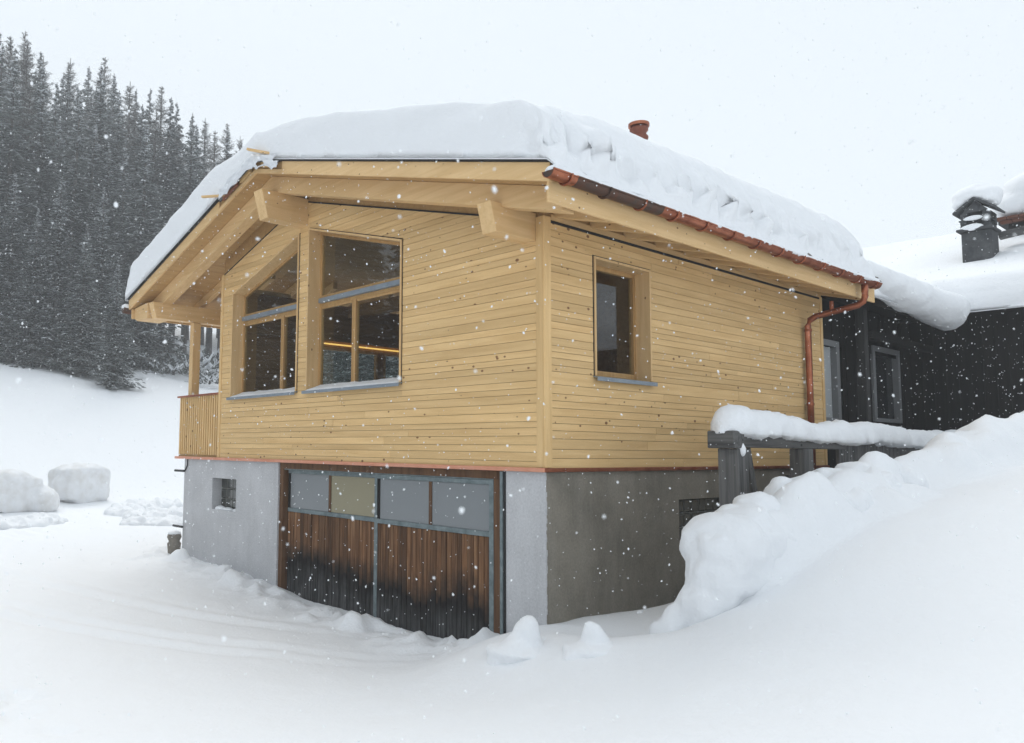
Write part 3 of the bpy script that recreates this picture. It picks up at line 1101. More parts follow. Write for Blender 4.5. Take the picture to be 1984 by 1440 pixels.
dp = [(GXC, 6.33, 2.72), (GXC, 6.33, 2.62), (GXC, 6.33, 2.54), (GXC - .03, 6.33, 2.47), (GXC - .10, 6.32, 2.42), (.35, 6.25, 2.34), (.20, 6.22, 2.31), (.12, 6.2, 2.26), (.085, 6.2, 2.17), (.085, 6.2, 1.5), (.085, 6.2, -.6)]
pipe = H(MB().tube(dp, .048, 14).build('downpipe', M['copper'], None, True))
for z in (2.1, .95):
    MB().tube([(.085, 6.2, z - .02), (.085, 6.2, z + .02)], .056, 12).build('pipe_clip', M['copper'], pipe)
MB().tube([(.42, 6.26, 2.36), (.42, 6.26, 2.52)], .03, 8).build('pipe_clip', M['copper'], pipe)
gl = MB()
gl.tube([(EXL - .06, -.93, 2.83), (EXL - .06, 6.9, 2.83)], .07, 10)
H(gl.build('gutter', M['copper_old'], None, True))

# -- copper flue above the roof
fl = []
fr_ = []
FX, FY = -1.64, 4.35
for i in range(24):
    z = 4.63 + i * .034
    fl.append((FX, FY, z))
    fr_.append(.115 + .03 * (i % 4 in (1, 2)))
flue = H(MB().tube(fl, fr_, 18).build('flue', M['copper_red'], None, True))
MB().tube([(FX, FY, 5.41), (FX, FY, 5.46), (FX, FY, 5.48)], [.165, .165, .07], 18).build('flue_cap', M['copper'], flue)
box('flue_base', M['membrane'], flue, FX - .16, FX + .16, FY - .16, FY + .16, 3.4, 4.78)

# -- loose battens and foil where the verge is unfinished
rotbox('batten', M['beam_x'], roof, (-4.74, -1.02, 4.60), (-4.10, -.80, 4.37), .05, .035)
rotbox('batten', M['beam_x'], roof, (-6.12, -1.06, 4.20), (-5.62, -.78, 4.17), .05, .03)
PR('batten', roof_strip(-4.62, -4.25, .045, .125), -.862, -.82, M['wood_x'], roof)
PR('batten', roof_strip(-5.25, -4.95, .06, .12), -.862, -.82, M['wood_x'], roof)
PR('loose_tile', roof_strip(-5.80, -5.35, .03, .10), -.865, -.83, M['tile'], roof)
PR('membrane_strip', roof_strip(-5.9, -4.15, .028, .048), -.872, -.84, M['zinc'], roof)
xs = np.linspace(-5.75, -3.98, 60)
hh = np.linspace(-.05, .19, 12)
XS, HH = np.meshgrid(xs, hh, indexing='ij')
ZF = np.vectorize(zr)(XS) - HH * (1 - .35 * np.abs(vnoise(np.stack([XS * 3, 0 * XS, 0 * XS], -1), 4)))
keep = fbm(np.stack([XS * 2.6, HH * 6, 0 * XS], -1), 2, 12)
YF = -.93 - .06 * np.abs(fbm(np.stack([XS * 5, HH * 9, 0 * XS + 2], -1), 3, 8)) - .02 * HH / .2
v_, f_ = grid_mesh(np.stack([XS, YF, ZF], -1))
kk = keep.ravel()
f_ = f_[kk[f_].mean(1) > -.42]
fo = np_mesh('plastic_sheet', v_, f_, M['foil'], None)
fo.parent = roof
so = fo.modifiers.new('thick', 'SOLIDIFY')
so.thickness = .003

# -- stub of an old drain and its brackets at the far corner
ps = H(MB().tube([(-8.83, -.10, -2.2), (-8.83, -.10, -1.75), (-8.83, -.10, -1.62), (-8.83, -.10, -1.58), (-8.83, -.10, -1.50), (-8.83, -.10, -1.44)], [.10, .115, .13, .10, .135, .12], 14).build('drain_stub', M['pipe_stone'], None, True))
for z in (-.26, -1.30):
    H(MB().tube([(-8.98, -.06, z), (-8.62, -.045, z)], .022, 8).build('pipe_bracket', M['rubber'], None))
H(MB().tube([(-8.55, -.012, -.04), (-8.55, -.012, -.15), (-8.60, -.02, -.22), (-8.63, -.03, -.27)], .012, 6).build('cable', M['rubber'], None))


# ------------------------------------------------------------------ snow on the house
def slab_snow(name, xs, ys, base, T, label, rumple=None, seed=0):
    X, Y = np.meshgrid(xs, ys, indexing='ij')
    B = base(X, Y)
    Tt = T(X, Y)
    Z = B + Tt
    V = np.stack([X, Y, Z], -1)
    if rumple is not None:
        gx_, gy_ = np.gradient(V, axis=0), np.gradient(V, axis=1)
        nr = np.cross(gx_, gy_)
        nr /= np.linalg.norm(nr, axis=2)[..., None] + 1e-9
        V = V + nr * (rumple(X, Y, V) * np.clip(Tt / .12, 0, 1))[..., None]
    v, f = grid_mesh(V)
    ni, nj = X.shape
    rim = np.concatenate([np.arange(nj), np.arange(1, ni) * nj + nj - 1, (ni - 1) * nj + np.arange(nj - 2, -1, -1), np.arange(ni - 2, 0, -1) * nj])
    n0 = len(v)
    low = v[rim].copy()
    low[:, 2] = B.ravel()[rim] - .015
    v = np.concatenate([v, low])
    r2 = np.roll(np.arange(len(rim)), -1)
    f = np.concatenate([f, np.stack([rim, n0 + np.arange(len(rim)), n0 + r2, rim[r2]], 1)])
    o = np_mesh(name, v, f, M['snow'])
    return tag(o, label, 'snow')


def edges(lo, hi, fine_lo, fine_hi, n, mid):
    a = lo + fine_lo * np.linspace(0, 1, n) ** 1.8
    c_ = hi - fine_hi * np.linspace(1, 0, n) ** 1.8
    return np.unique(np.concatenate([a, np.arange(lo + fine_lo, hi - fine_hi, mid), c_]))


def ez(t, w_):
    """Steep, rounded shoulder: 0 at the edge, 1 a distance w_ further in."""
    t = np.clip(t / w_, 0, 1)
    return (1 - (1 - t) ** 2.6) ** .55


vzr = np.vectorize(zr)
SNX0, SNX1, SNY0, SNY1 = EXL - .06, EXR + .10, -.90, 6.85


def roof_base(X, Y):
    return vzr(X) - .75 * np.clip(X - EXR, 0, 1) * (1 + .25 * fbm(np.stack([X * 0, Y * 2.2, X * 0], -1), 2, 66))


def roof_T(X, Y):
    P3 = np.stack([X, Y, 0 * X], -1)
    t = .60 + .05 * fbm(P3 * .35, 2, 61) + .165 * np.exp(-((X - .2) / 1.2) ** 2) * np.clip((Y + .9) / 1.5, .15, 1)
    t = t + .08 * np.clip((RX - .6 - X) / .8, 0, 1)
    t = t - .19 * np.exp(-((X - RX) / .9) ** 2)               # wind has rounded the ridge
    right = np.clip((SNX1 - X) / 1, 0, 9)
    # the slid face above the gutter: a steep lower apron, then the shoulder
    ap = .05 * np.clip(right / .07, 0, 1) + .30 * np.clip((right - .05) / .20, 0, 1) ** .8
    face = ap + .65 * ez(right - .13, .42)
    end = ez(Y - SNY0, .085) * ez(SNY1 - Y, .6)
    left = ez(X - SNX0, .22)
    return np.maximum(t * face * end * left, 0)


def roof_rumple(X, Y, V):
    P3 = V.copy()
    f_front = np.exp(-((Y - SNY0) / .25) ** 2)
    hgt = V[..., 2] - vzr(X)
    low = np.clip((.50 - hgt) / .16, 0, 1)
    face = np.clip((.62 - (SNX1 - X)) / .25, 0, 1) * (.22 + .78 * low)
    fr = np.stack([V[..., 0] * .8, V[..., 1] * 5.0 + .9 * V[..., 2], V[..., 2] * 1.3], -1)
    folds = np.abs(fbm(fr, 2, 71)) * .36 - .07 + .05 * fbm(P3 * 5.0, 3, 75)
    lum = np.abs(fbm(P3 * 3.4, 2, 79)) * .26 * np.clip(1 - (SNX1 - X) / .42, 0, 1) * low
    lay = .022 * fbm(np.stack([V[..., 0] * .9, V[..., 1] * .9, V[..., 2] * 6], -1), 3, 83)
    return face * folds + lum + f_front * (lay + .03 * fbm(P3 * 1.6, 3, 85)) + .012 * fbm(P3 * 2.2, 3, 87) + .004 * fbm(P3 * 11, 2, 88)


slab_snow('roof_snow', edges(SNX0, SNX1, .35, .9, 42, .09), edges(SNY0, SNY1, .5, .8, 30, .045), roof_base, roof_T,
          'thick cap of snow covering the roof of the new wooden house', roof_rumple)
gp = [(GXC - .01, y, GZC + .005 + .0 * y) for y in np.linspace(-.97, 6.78, 60)]
gs = snow_roll('gutter_snow', gp, np.interp(np.linspace(0, 1, 60), [0, .1, .5, 1], [.075, .088, .092, .095]), .75, .03, 4.5, 101, 16, .035)
tag(gs, 'long strip of snow lying in the copper gutter', 'snow')
for (x0, x1, y0, y1, z0, lab) in ((W1[0] + .03, W1[1] - .03, -.065, .185, ZS + .012, 'thin snow on the sill of the window next to the balcony'),
                                   (W2[0] + .03, W2[1] - .03, -.065, .185, ZS + .012, 'thin snow on the sill of the window nearer the corner')):
    X, Y = np.meshgrid(np.linspace(x0, x1, 90), np.linspace(y0, y1, 12), indexing='ij')
    q = (Y - y0) / (y1 - y0)
    P3 = np.stack([X, Y, 0 * X], -1)
    Z = ZS - .010 + .047 * q + np.clip(q * 6, 0, 1) * np.clip((x1 - X) / .03, 0, 1) * np.clip((X - x0) / .03, 0, 1) * (.022 + .012 * fbm(P3 * 6, 3, 7) + .03 * q * q)
    Z[:, 0] -= .006
    v_, f_ = grid_mesh(np.stack([X, Y, Z], -1))
    tag(np_mesh('sill_snow', v_, f_, M['snow']), lab, 'snow')
tag(snow_blob('sill_snow', [((-7.40, .09, -.885), (.12, .08, .05)), ((-7.15, .1, -.89), (.2, .08, .04)), ((-6.8, .1, -.89), (.12, .08, .04))], .02, .01, 8, 2), 'small wedge of snow in the block window of the plastered wall', 'snow')
tag(snow_blob('stub_snow', [((-8.83, -.10, -1.43), (.13, .13, .05))], .02, .008, 8, 2), 'small cap of snow on the old drain stub', 'snow')
tag(snow_blob('gutter_snow', [((EXL - .07, -.86, 2.90), (.09, .10, .06)), ((EXL - .06, -.5, 2.90), (.08, .4, .05))], .025, .01, 6, 2), 'small pad of snow on the far gutter end', 'snow')
tag(snow_blob('roof_lump', [(np.array((FX, FY + 3.0, 4.62)), (.2, .2, .2))], .05, .02, 4, 2), 'small snow lump above the roof snow behind the flue', 'snow')


# ------------------------------------------------------------------ snow banks in the yard
def ball(u, v, t, rpx, sq=(1, 1, 1)):
    r_ = rpx * t / FPX
    return (at(u, v, t), (r_ * sq[0], r_ * sq[1], r_ * sq[2]))


def on_ground(u, v, t):
    p = at(u, v, t)
    p[2] = float(height(p[0], p[1], False))
    return p


bank = snow_blob('snow_bank', [ball(*q) for q in (
    (1402, 1072, 7.4, 74), (1396, 1125, 7.3, 64), (1440, 1050, 7.6, 70), (1362, 1165, 7.25, 44), (1435, 1120, 7.35, 60), (1480, 1055, 7.7, 60), (1490, 1030, 7.9, 58), (1400, 1160, 7.2, 44),
    (1540, 1010, 8.0, 48), (1585, 985, 8.2, 48), (1640, 955, 8.4, 46), (1530, 1048, 7.75, 44), (1590, 1018, 7.9, 40), (1650, 990, 8.1, 42), (1660, 925, 8.7, 30), (1705, 950, 8.5, 34), (1760, 940, 8.8, 30),
    (1470, 990, 7.8, 38), (1520, 968, 8.1, 36), (1560, 955, 8.3, 34), (1605, 945, 8.5, 34), (1645, 930, 8.7, 30), (1332, 1198, 7.3, 32), (1308, 1218, 7.3, 28), (1372, 1195, 7.2, 44), (1290, 1232, 7.3, 26))],
    .035, .06, 2.0, 8, seed=201, fold=.09)
tag(bank, 'big lumpy snow heap overhanging at the end of the walkway bank', 'snow bank')
tag(snow_blob('snow_lump', [ball(*q) for q in ((1152, 1275, 6.9, 40), (1152, 1248, 6.9, 27), (1147, 1224, 6.9, 15), (1142, 1214, 6.9, 10), (1185, 1275, 6.9, 30), (1118, 1292, 6.8, 34), (1150, 1300, 6.8, 46), (1190, 1290, 6.9, 34))] + [(on_ground(u, 1300, t) + np.array([0, 0, -.03]), (r, r, .06)) for u, t, r in ((1155, 6.9, .30),)], .025, .035, 2.2, 7, seed=211, fold=.03),
    'pointed snow lump standing alone before the concrete side wall', 'snow lump')
tag(snow_blob('snow_lump', [ball(*q) for q in ((1015, 1255, 7.3, 36), (1026, 1212, 7.3, 20), (1020, 1230, 7.3, 28), (1000, 1275, 7.2, 36), (1048, 1262, 7.4, 30), (975, 1285, 7.25, 30), (1070, 1270, 7.4, 30))] + [(on_ground(u, 1290, t) + np.array([0, 0, -.03]), (r, r, .06)) for u, t, r in ((1015, 7.3, .34),)], .025, .03, 2.2, 7, seed=213, fold=.03),
    'rounded snow lump at the foot of the white corner pier', 'snow lump')
tag(snow_blob('snow_lump', [ball(1240, 1188, 8.6, 7), ball(1240, 1196, 8.6, 8)], .015, .01, 8, 1, seed=214), 'tiny knob of snow at the foot of the concrete side wall', 'snow lump')
# plough blocks across the yard
c_ = on_ground(150, 985, 27.0)
tag(snow_blob('snow_block', [(c_ + np.array([.05, 0, 1.0]), (.72, .85, .20)), (c_ + np.array([.1, -.3, .5]), (.75, .6, .5))], .07, .08, 1.1, 9, M['snow_dirty'], 221, fold=.10,
              cubes=[(c_ + np.array([0, 0, .55]), (.66, .78, .50), .35), (c_ + np.array([0, .1, .22]), (.55, .66, .36), .5)]),
    'big boxy dirty-white snow block standing by itself across the yard', 'snow block')
c_ = on_ground(-2, 1000, 24.2)
tag(snow_blob('snow_block', [(c_ + np.array([.2, 1.1, .3]), (.7, .5, .45)), (c_ + np.array([0, -1.0, 1.0]), (.6, .7, .3)), (c_ + np.array([.1, .2, .9]), (.7, .7, .3))], .07, .10, 1.0, 10, M['snow_dirty'], 223, fold=.14,
              cubes=[(c_ + np.array([0, 0, .45]), (.7, 1.0, .5), .15), (c_ + np.array([-.2, -1.4, .4]), (.7, .7, .65), .3)]),
    'broad snow block cut off by the left edge of the photo', 'snow block')
MND = [(on_ground(u, v, t), r) for u, v, t, r in ((300, 975, 27, .9), (265, 985, 26, .8), (325, 995, 24.5, .8), (285, 1010, 23.5, .7), (245, 1005, 24.5, .6), (320, 1025, 22.0, .6), (270, 1030, 22, .5))]
tag(snow_blob('snow_heap', [(c + np.array([0, 0, -.04]), (r, r, .20)) for c, r in MND], .05, .10, 2.4, 2, M['snow'], 225, fold=.22), 'low heap of broken snow beside the house corner across the yard', 'snow heap')
MND = [(on_ground(u, v, t), r) for u, v, t, r in ((20, 1025, 21, .6), (60, 1020, 21.5, .6), (85, 1010, 22, .5), (-20, 1025, 21, .6))]
tag(snow_blob('snow_heap', [(c + np.array([0, 0, -.04]), (r, r, .22)) for c, r in MND], .05, .10, 2.4, 2, M['snow'], 227, fold=.22), 'crumbled snow in front of the left snow block', 'snow heap')

# ------------------------------------------------------------------ weathered walkway by the side wall
wk = empty('wooden_walkway', (1.2, 4, -1))
tag(wk, 'weathered grey timber walkway railing beside the house, carrying snow', 'railing')


def K(o):
    o.parent = wk
    o.matrix_parent_inverse = Matrix.Translation(-Vector(wk.location))
    return o


K(box('rail_beam', M['grey_y'], None, 1.13, 1.29, 1.62, 4.34, .25, .42, .008))
K(box('rail_end', M['grey_x'], None, 1.06, 1.36, 1.38, 1.60, .24, .425, .01))
K(box('post', M['grey_z'], None, 1.12, 1.35, 1.48, 1.70, -1.7, .239, .01))
K(box('post', M['grey_z'], None, 1.12, 1.30, 3.14, 3.38, -1.7, .249, .01))
K(rotbox('brace', M['grey_z'], None, (1.20, 1.95, .24), (1.24, 2.18, -.9), .10, .05, .005, up=(1, 0, 0)))
K(box('floor_beam', M['grey_y'], None, .35, .5, 5.0, 9.5, -.62, -.45, .01))
K(box('floor', M['grey_y'], None, .12, 1.1, 5.2, 9.6, -.18, -.12))
y = 4.36
while y < 9.3:
    wd_ = random.uniform(.12, .17)
    K(box('plank', M['grey_z'], None, 1.16 + random.uniform(-.006, .006), 1.20, y, y + wd_ - .008, -1.3, .40 + random.uniform(-.01, .01), .004))
    y += wd_
gp = [(1.21, 1.36 + q, .40 - .012 * q + .02 * math.sin(q * 1.9)) for q in np.linspace(0, 8, 60)]
rr = np.interp(np.linspace(0, 8, 60), [0, .25, .6, 1.5, 2.4, 2.9, 3.3, 5, 8], [.16, .19, .175, .155, .15, .175, .16, .15, .17])
tag(snow_roll('rail_snow', gp, rr, 1.55, .05, 3.0, 231, 22, .04), 'thick roll of snow on the walkway railing', 'snow')
tag(snow_blob('rail_snow', [((1.335, 1.57, .22), (.05, .05, .07)), ((1.33, 1.57, .27), (.035, .04, .06))], .012, .006, 8, 1), 'small snow cone clinging to the first walkway post', 'snow')
tag(snow_blob('rail_snow', [((1.30, 2.72, .40), (.07, .09, .06))], .015, .012, 7, 1), 'small clump of snow stuck on the rail beam', 'snow')

# ------------------------------------------------------------------ the old dark barn
barn = empty('old_barn', (2, 10, 0))
tag(barn, 'old black timber barn behind the new house', 'barn')


def Bn(o):
    o.parent = barn
    o.matrix_parent_inverse = Matrix.Translation(-Vector(barn.location))
    return o


wa = MB()
wy = [(6.93, 7.2, -2, 2.95), (7.2, 8.05, -2, .80), (7.2, 8.05, 2.02, 2.95), (8.05, 9.55, -2, 2.95), (9.55, 10.85, -2, .86), (9.55, 10.85, 2.10, 2.95), (10.85, 11.5, -2, 2.95)]
for q in wy:
    wa.box(-.36, -.24, *q)
wal = Bn(wa.build('wall', M['black_z'], None))
y = 6.95
while y < 11.45:
    for (a, b_) in (((-1.9, .78), (2.04, 2.93)) if (7.02 < y < 8.05 or 9.45 < y < 10.85) else ((-1.9, 2.93),)):
        box('plank', M['black_z'], wal, -.24, -.222 + random.uniform(-.004, .004), y, y + .17, a, b_)
    y += .18
for (y0, y1, z0, z1, pm) in ((7.2, 8.05, .80, 2.02, 'curtain'), (9.55, 10.85, .86, 2.10, 'old_pane')):
    fr = MB()
    f_w = .10
    wn = Bn(box('window', M['black'], None, -.335, -.315, y0 - .001, y1 + .001, z0 - .001, z1 + .001))
    for a in ((y0 - .02, y0 + f_w, z0, z1), (y1 - f_w, y1 + .02, z0, z1), (y0 - .02, y1 + .02, z1 + .001, z1 + f_w), (y0 - .02, y1 + .02, z0 - .07, z0 - .001)):
        box('frame', M['frame_grey'], wn, -.30, -.20, *a)
    box('pane', M[pm], wn, -.312, -.302, y0 + f_w, y1 - f_w, z0, z1)
Bn(box('post', M['frame_dark'], None, .02, .17, 8.18, 8.33, -.5, 2.8, .01))
wb = Bn(box('wall', M['black_z'], None, -.24, 9, 11.5, 11.65, -1, 3.0))
x = -.2
while x < 8.9:
    box('plank', M['black_z'], wb, x, x + .19, 11.47 + random.uniform(-.006, .004), 11.499, -.9, 2.9)
    x += .2
ra = MB()
ra.prism([(.52, 7.05, 2.74), (-4.8, 7.05, 4.2), (-4.8, 7.05, 4.08), (.52, 7.05, 2.62)], (0, 4.9, 0))
Bn(ra.build('roof', M['black_y'], None))
rb = MB()
rb.prism([(-4, 10.85, 2.86), (-4, 16.2, 5.05), (-4, 16.2, 4.92), (-4, 10.85, 2.74)], (14, 0, 0))
Bn(rb.build('roof', M['black_y'], None))
Bn(box('tie_beam', M['black_y'], None, .1, .22, 8.34, 11.4, 2.18, 2.30))


def barn_base(X, Y):
    return 2.86 + .41 * (Y - 10.85)


def barn_T(X, Y):
    P3 = np.stack([X, Y, 0 * X], -1)
    return (.62 + .05 * fbm(P3 * .5, 2, 301)) * ez(Y - 10.72, .30) * ez(X + 4, .4) * ez(9.9 - X, .4) * (1 - .9 * np.clip((Y - 15.6) / .8, 0, 1) ** 2)


def barn_rumple(X, Y, V):
    return .03 * fbm(V * 1.3, 3, 303) + .03 * np.exp(-((Y - 10.72) / .2) ** 2) * fbm(np.stack([V[..., 0], V[..., 1], V[..., 2] * 5], -1), 3, 305)


slab_snow('roof_snow', edges(-4, 9.9, .4, .4, 10, .15), edges(10.72, 16.4, .5, .5, 26, .12), barn_base, barn_T, 'smooth thick snow on the roof of the old barn', barn_rumple)


def wing_base(X, Y):
    return 2.74 + .274 * (.52 - X)


def wing_T(X, Y):
    return .62 * ez(X + 4.6, .4) * ez(.66 - X, .28) * ez(Y - 6.98, .35) * ez(12.2 - Y, .3)


slab_snow('roof_snow', edges(-4.6, .66, .4, .5, 18, .12), edges(6.98, 12.2, .5, .5, 16, .10), wing_base, wing_T, 'snow on the low barn wing where it joins the new house', lambda X, Y, V: .05 * fbm(V * 1.8, 4, 311))
roll = [(.42, 6.95, 3.08), (.52, 7.6, 3.02), (.60, 8.4, 2.95), (.68, 9.2, 2.88), (.74, 10.0, 2.83), (.80, 10.75, 2.80)]
tag(snow_roll('snow_cornice', roll, np.interp(np.linspace(0, 1, 6), [0, .3, 1], [.26, .31, .34]), .95, .06, 1.5, 315, 28, .05, low=.95), 'grey overhanging roll of snow curling off the barn wing', 'snow')

# chimneys on the barn
ch = empty('stone_chimney', (.75, 12.6, 3.6))
tag(ch, 'old slate-grey chimney with a little gabled stone cap', 'chimney')


def Cn(o):
    o.parent = ch
    o.matrix_parent_inverse = Matrix.Translation(-Vector(ch.location))
    return o


CX0, CX1, CY0, CY1 = .52, 1.02, 12.3, 12.8
Cn(box('shaft', M['stone'], None, CX0, CX1, CY0, CY1, 3.3, 4.66, .02))
Cn(box('slab', M['stone'], None, CX0 - .06, CX1 + .04, CY0 - .09, CY1 + .06, 4.661, 4.71, .008))
for (cx, cy) in ((CX0 + .01, CY0), (CX1 - .13, CY0), (CX0 + .01, CY1 - .12), (CX1 - .13, CY1 - .12)):
    z = 4.712
    for hgt in (.09, .08, .10, .06):
        j = random.uniform(-.012, .012)
        Cn(box('cap_stone', M['stone'], None, cx + j, cx + .12 + j, cy + j, cy + .12 + j, z, z + hgt - .003, .008))
        z += hgt
Cn(box('slab', M['stone'], None, CX0 - .02, CX1, CY0 - .03, CY1, 4.87, 4.9, .006))
for s_ in (-1, 1):
    xm_ = (CX0 + CX1) / 2
    Cn(MB().prism([(xm_ + .002 * s_, CY0 - .07, 5.28), (xm_ + s_ * .36, CY0 - .07, 5.03), (xm_ + s_ * .36, CY0 - .07, 5.08), (xm_ + .002 * s_, CY0 - .07, 5.335)], (0, .66, 0)).build('roof_slab', M['stone'], None, bevel=.006))
Cn(MB().prism([(CX0 + .02, CY0 + .02, 5.045), (CX1 - .02, CY0 + .02, 5.045), (xm_, CY0 + .02, 5.27)], (0, .46, 0)).build('gable_stone', M['stone'], None))
tag(snow_blob('chimney_snow', [((.66, 12.55, 5.42), (.34, .36, .20)), ((.90, 12.55, 5.40), (.30, .36, .17)), ((.52, 12.55, 5.26), (.16, .34, .13)), ((1.0, 12.55, 5.28), (.14, .34, .12)), ((.76, 12.6, 5.5), (.26, .3, .16))], .035, .025, 2.5, 4, seed=321), 'domed snow cap on the stone chimney', 'snow')
tag(snow_blob('ledge_snow', [((.72, 12.24, 4.72), (.2, .06, .07)), ((.74, 12.27, 4.91), (.17, .05, .05))], .02, .01, 5, 1), 'snow on the ledges of the stone chimney', 'snow')
ch2 = empty('brick_chimney', (1.9, 14.3, 4))
tag(ch2, 'broad old chimney with red-brown brick top at the right edge', 'chimney')


def C2(o):
    o.parent = ch2
    o.matrix_parent_inverse = Matrix.Translation(-Vector(ch2.location))
    return o


C2(box('shaft', M['stone'], None, .85, 2.6, 14.05, 15.0, 3.6, 4.93))
C2(box('flue_gap', M['black'], None, .9, 2.55, 14.1, 14.95, 4.931, 5.10))
for i in range(9):
    C2(box('brick', M['brick'], None, .78 + i * .21, .78 + i * .21 + .2, 13.98, 14.1, 5.101, 5.17 + random.uniform(-.008, .008), .006))
    C2(box('brick', M['brick'], None, .70 + i * .21, .70 + i * .21 + .2, 13.95, 14.1, 5.175, 5.24, .006))
C2(box('slab', M['stone'], None, .72, 2.62, 14.1, 15.05, 5.11, 5.24))
tag(snow_blob('chimney_snow', [((1.05, 14.4, 5.52), (.52, .6, .32)), ((1.5, 14.4, 5.75), (.8, .65, .52)), ((2.1, 14.4, 6.0), (.8, .65, .65)), ((2.4, 14.4, 5.6), (.5, .6, .4))], .06, .05, 1.6, 4, seed=331), 'huge mound of snow on the brick chimney', 'snow')
pk = rotbox('roof_plank', M['grey_x'], None, (.98, 13.0, 4.62), (2.6, 13.2, 4.84), .2, .13, .01)
tag(pk, 'grey plank bridging from the stone chimney to the right', 'plank')

# ------------------------------------------------------------------ trees
_TV = {}


def tree_meshes(kind, seed):
    """Trunk and crown of a conifer 20 m tall. Spruces carry hanging sprays, larches bare twigs."""
    R = random.Random(seed)
    Hh = 20.0
    larch = kind == 'larch'
    zb = {'low': .5, 'high': 4.5, 'larch': 4.0}[kind]
    rmax = {'low': 3.8, 'high': 3.4, 'larch': 3.2}[kind]
    V, F, MI = [], [], []

    def quad(a, b_, wv, mi):
        n_ = len(V)
        V.extend([a - wv, a + wv, b_ + wv * .45, b_ - wv * .45])
        F.append((n_, n_ + 1, n_ + 2, n_ + 3))
        MI.append(mi)
    z = zb
    up = np.array([0, 0, 1.0])
    while z < Hh - .25:
        q = (z - zb) / (Hh - zb)
        Rr = rmax * ((1 - q) ** (1.0 if not larch else .8)) * (1.0 if q > .12 or kind == 'low' else .7 + q * 2.5)
        nb = R.randint(6, 8) if not larch else R.randint(7, 10)
        for k in range(nb):
            a = R.uniform(0, 2 * math.pi)
            L_ = max(.10, Rr * R.uniform(.6, 1.15))
            d = np.array([math.cos(a), math.sin(a), 0])
            sd = np.array([-d[1], d[0], 0])
            droop = R.uniform(.18, .42) if not larch else R.uniform(-.05, .25)
            if q > .75:
                droop -= (q - .75) * 2.6
            z0 = z + R.uniform(-.2, .2)
            nseg = 5 if L_ > 1.2 else 3
            pts = [np.array([0, 0, z0]) + d * (L_ * t) + up * (-droop * L_ * t ** 1.3 + (.16 * L_ * t ** 3 if not larch else .22 * L_ * t ** 2)) for t in np.linspace(0, 1, nseg + 1)]
            for i in range(nseg):
                t = (i + .5) / nseg
                wv = sd * (.10 * min(1, .3 + L_ / 2) if not larch else .022) * (1.2 - .6 * t)
                quad(pts[i], pts[i + 1], wv, 0)
                if R.random() < (.85 if not larch else .5) and t > .12:
                    quad(pts[i] + up * .05, pts[i + 1] + up * .05, sd * R.uniform(.05, .17) * (1 if not larch else .4), 1)
                for s_ in (-1, 1):
                    for rep in range((2 if L_ > 1.2 else 1) + (1 if larch else 0)):
                        tl = (L_ * .30 * (1.15 - t) + .22 * min(1, L_ / 1.2) + .03) * R.uniform(.7, 1.3)
                        dd = d * R.uniform(.4, .9) + sd * s_ * R.uniform(.6, 1.0) - up * (R.uniform(.15, .55) if not larch else R.uniform(-.35, .25))
                        dd /= np.linalg.norm(dd)
                        p0 = pts[i] + (pts[i + 1] - pts[i]) * R.random()
                        wv = np.cross(dd, np.array([R.uniform(-.5, .5), R.uniform(-.5, .5), 1.0]))
                        wv = wv / np.linalg.norm(wv) * ((.07 + .07 * R.random()) * min(1, .35 + L_ / 2) if not larch else .016)
                        quad(p0, p0 + dd * tl, wv, 0)
                        if R.random() < (.42 if not larch else .14):
                            quad(p0 + up * .04, p0 + dd * tl * .9 + up * .05, wv * R.uniform(.45, .8), 1)
        z += R.uniform(.30, .48)
    n_ = len(V)
    quad(np.array([0, 0, Hh - 1.0]), np.array([0, 0, Hh]), np.array([.03, 0, 0]), 0)
    crown = np_mesh('crown', np.array(V), np.array(F), [M['twigs'] if larch else M['needles'], M['branch_snow']], None, False, MI)
    tr = MB().tube([(0, 0, -1.5), (0, 0, .3), (0.05, 0, 6), (0, .05, 13), (0, 0, Hh)], [.30, .25, .19, .11, .02], 8).build('trunk', M['bark'], None, True)
    cm, tm = crown.data, tr.data
    bpy.data.objects.remove(crown)
    bpy.data.objects.remove(tr)
    return cm, tm


VARS = {'low': [tree_meshes('low', 11), tree_meshes('low', 12), tree_meshes('low', 13)],
        'high': [tree_meshes('high', 21), tree_meshes('high', 22)],
        'larch': [tree_meshes('larch', 31), tree_meshes('larch', 32)]}
TR = random.Random(99)


def tree(x, y, hgt, kind, label, group, wide=1.12):
    z = float(height(x, y, False))
    cm, tm = TR.choice(VARS[kind])
    e = empty('larch_tree' if kind == 'larch' else 'spruce_tree', (x, y, z))
    e.rotation_euler = (TR.uniform(-.02, .02), TR.uniform(-.02, .02), TR.uniform(0, 6.28))
    s_ = hgt / 20
    e.scale = (s_ * wide * TR.uniform(.9, 1.1), s_ * wide * TR.uniform(.9, 1.1), s_)
    for nm, me in (('trunk', tm), ('crown', cm)):
        o = bpy.data.objects.new(nm, me)
        COL.objects.link(o)
        o.parent = e
    return tag(e, label, 'tree', group)


SIL = ([-150, 0, 45, 90, 130, 185, 250, 330, 380, 440, 500, 560, 700], [5, 22, 52, 104, 125, 112, 148, 174, 218, 236, 268, 285, 330])


def plant(u, t, vtop, kind, label, group, wide=1.12):
    p = at(u, vtop, t)
    q = at(u, 800, t)
    z = float(height(p[0], p[1], False))
    return tree(p[0], p[1], float(np.clip(p[2] - z, 7, 33)), kind, label, group, wide)


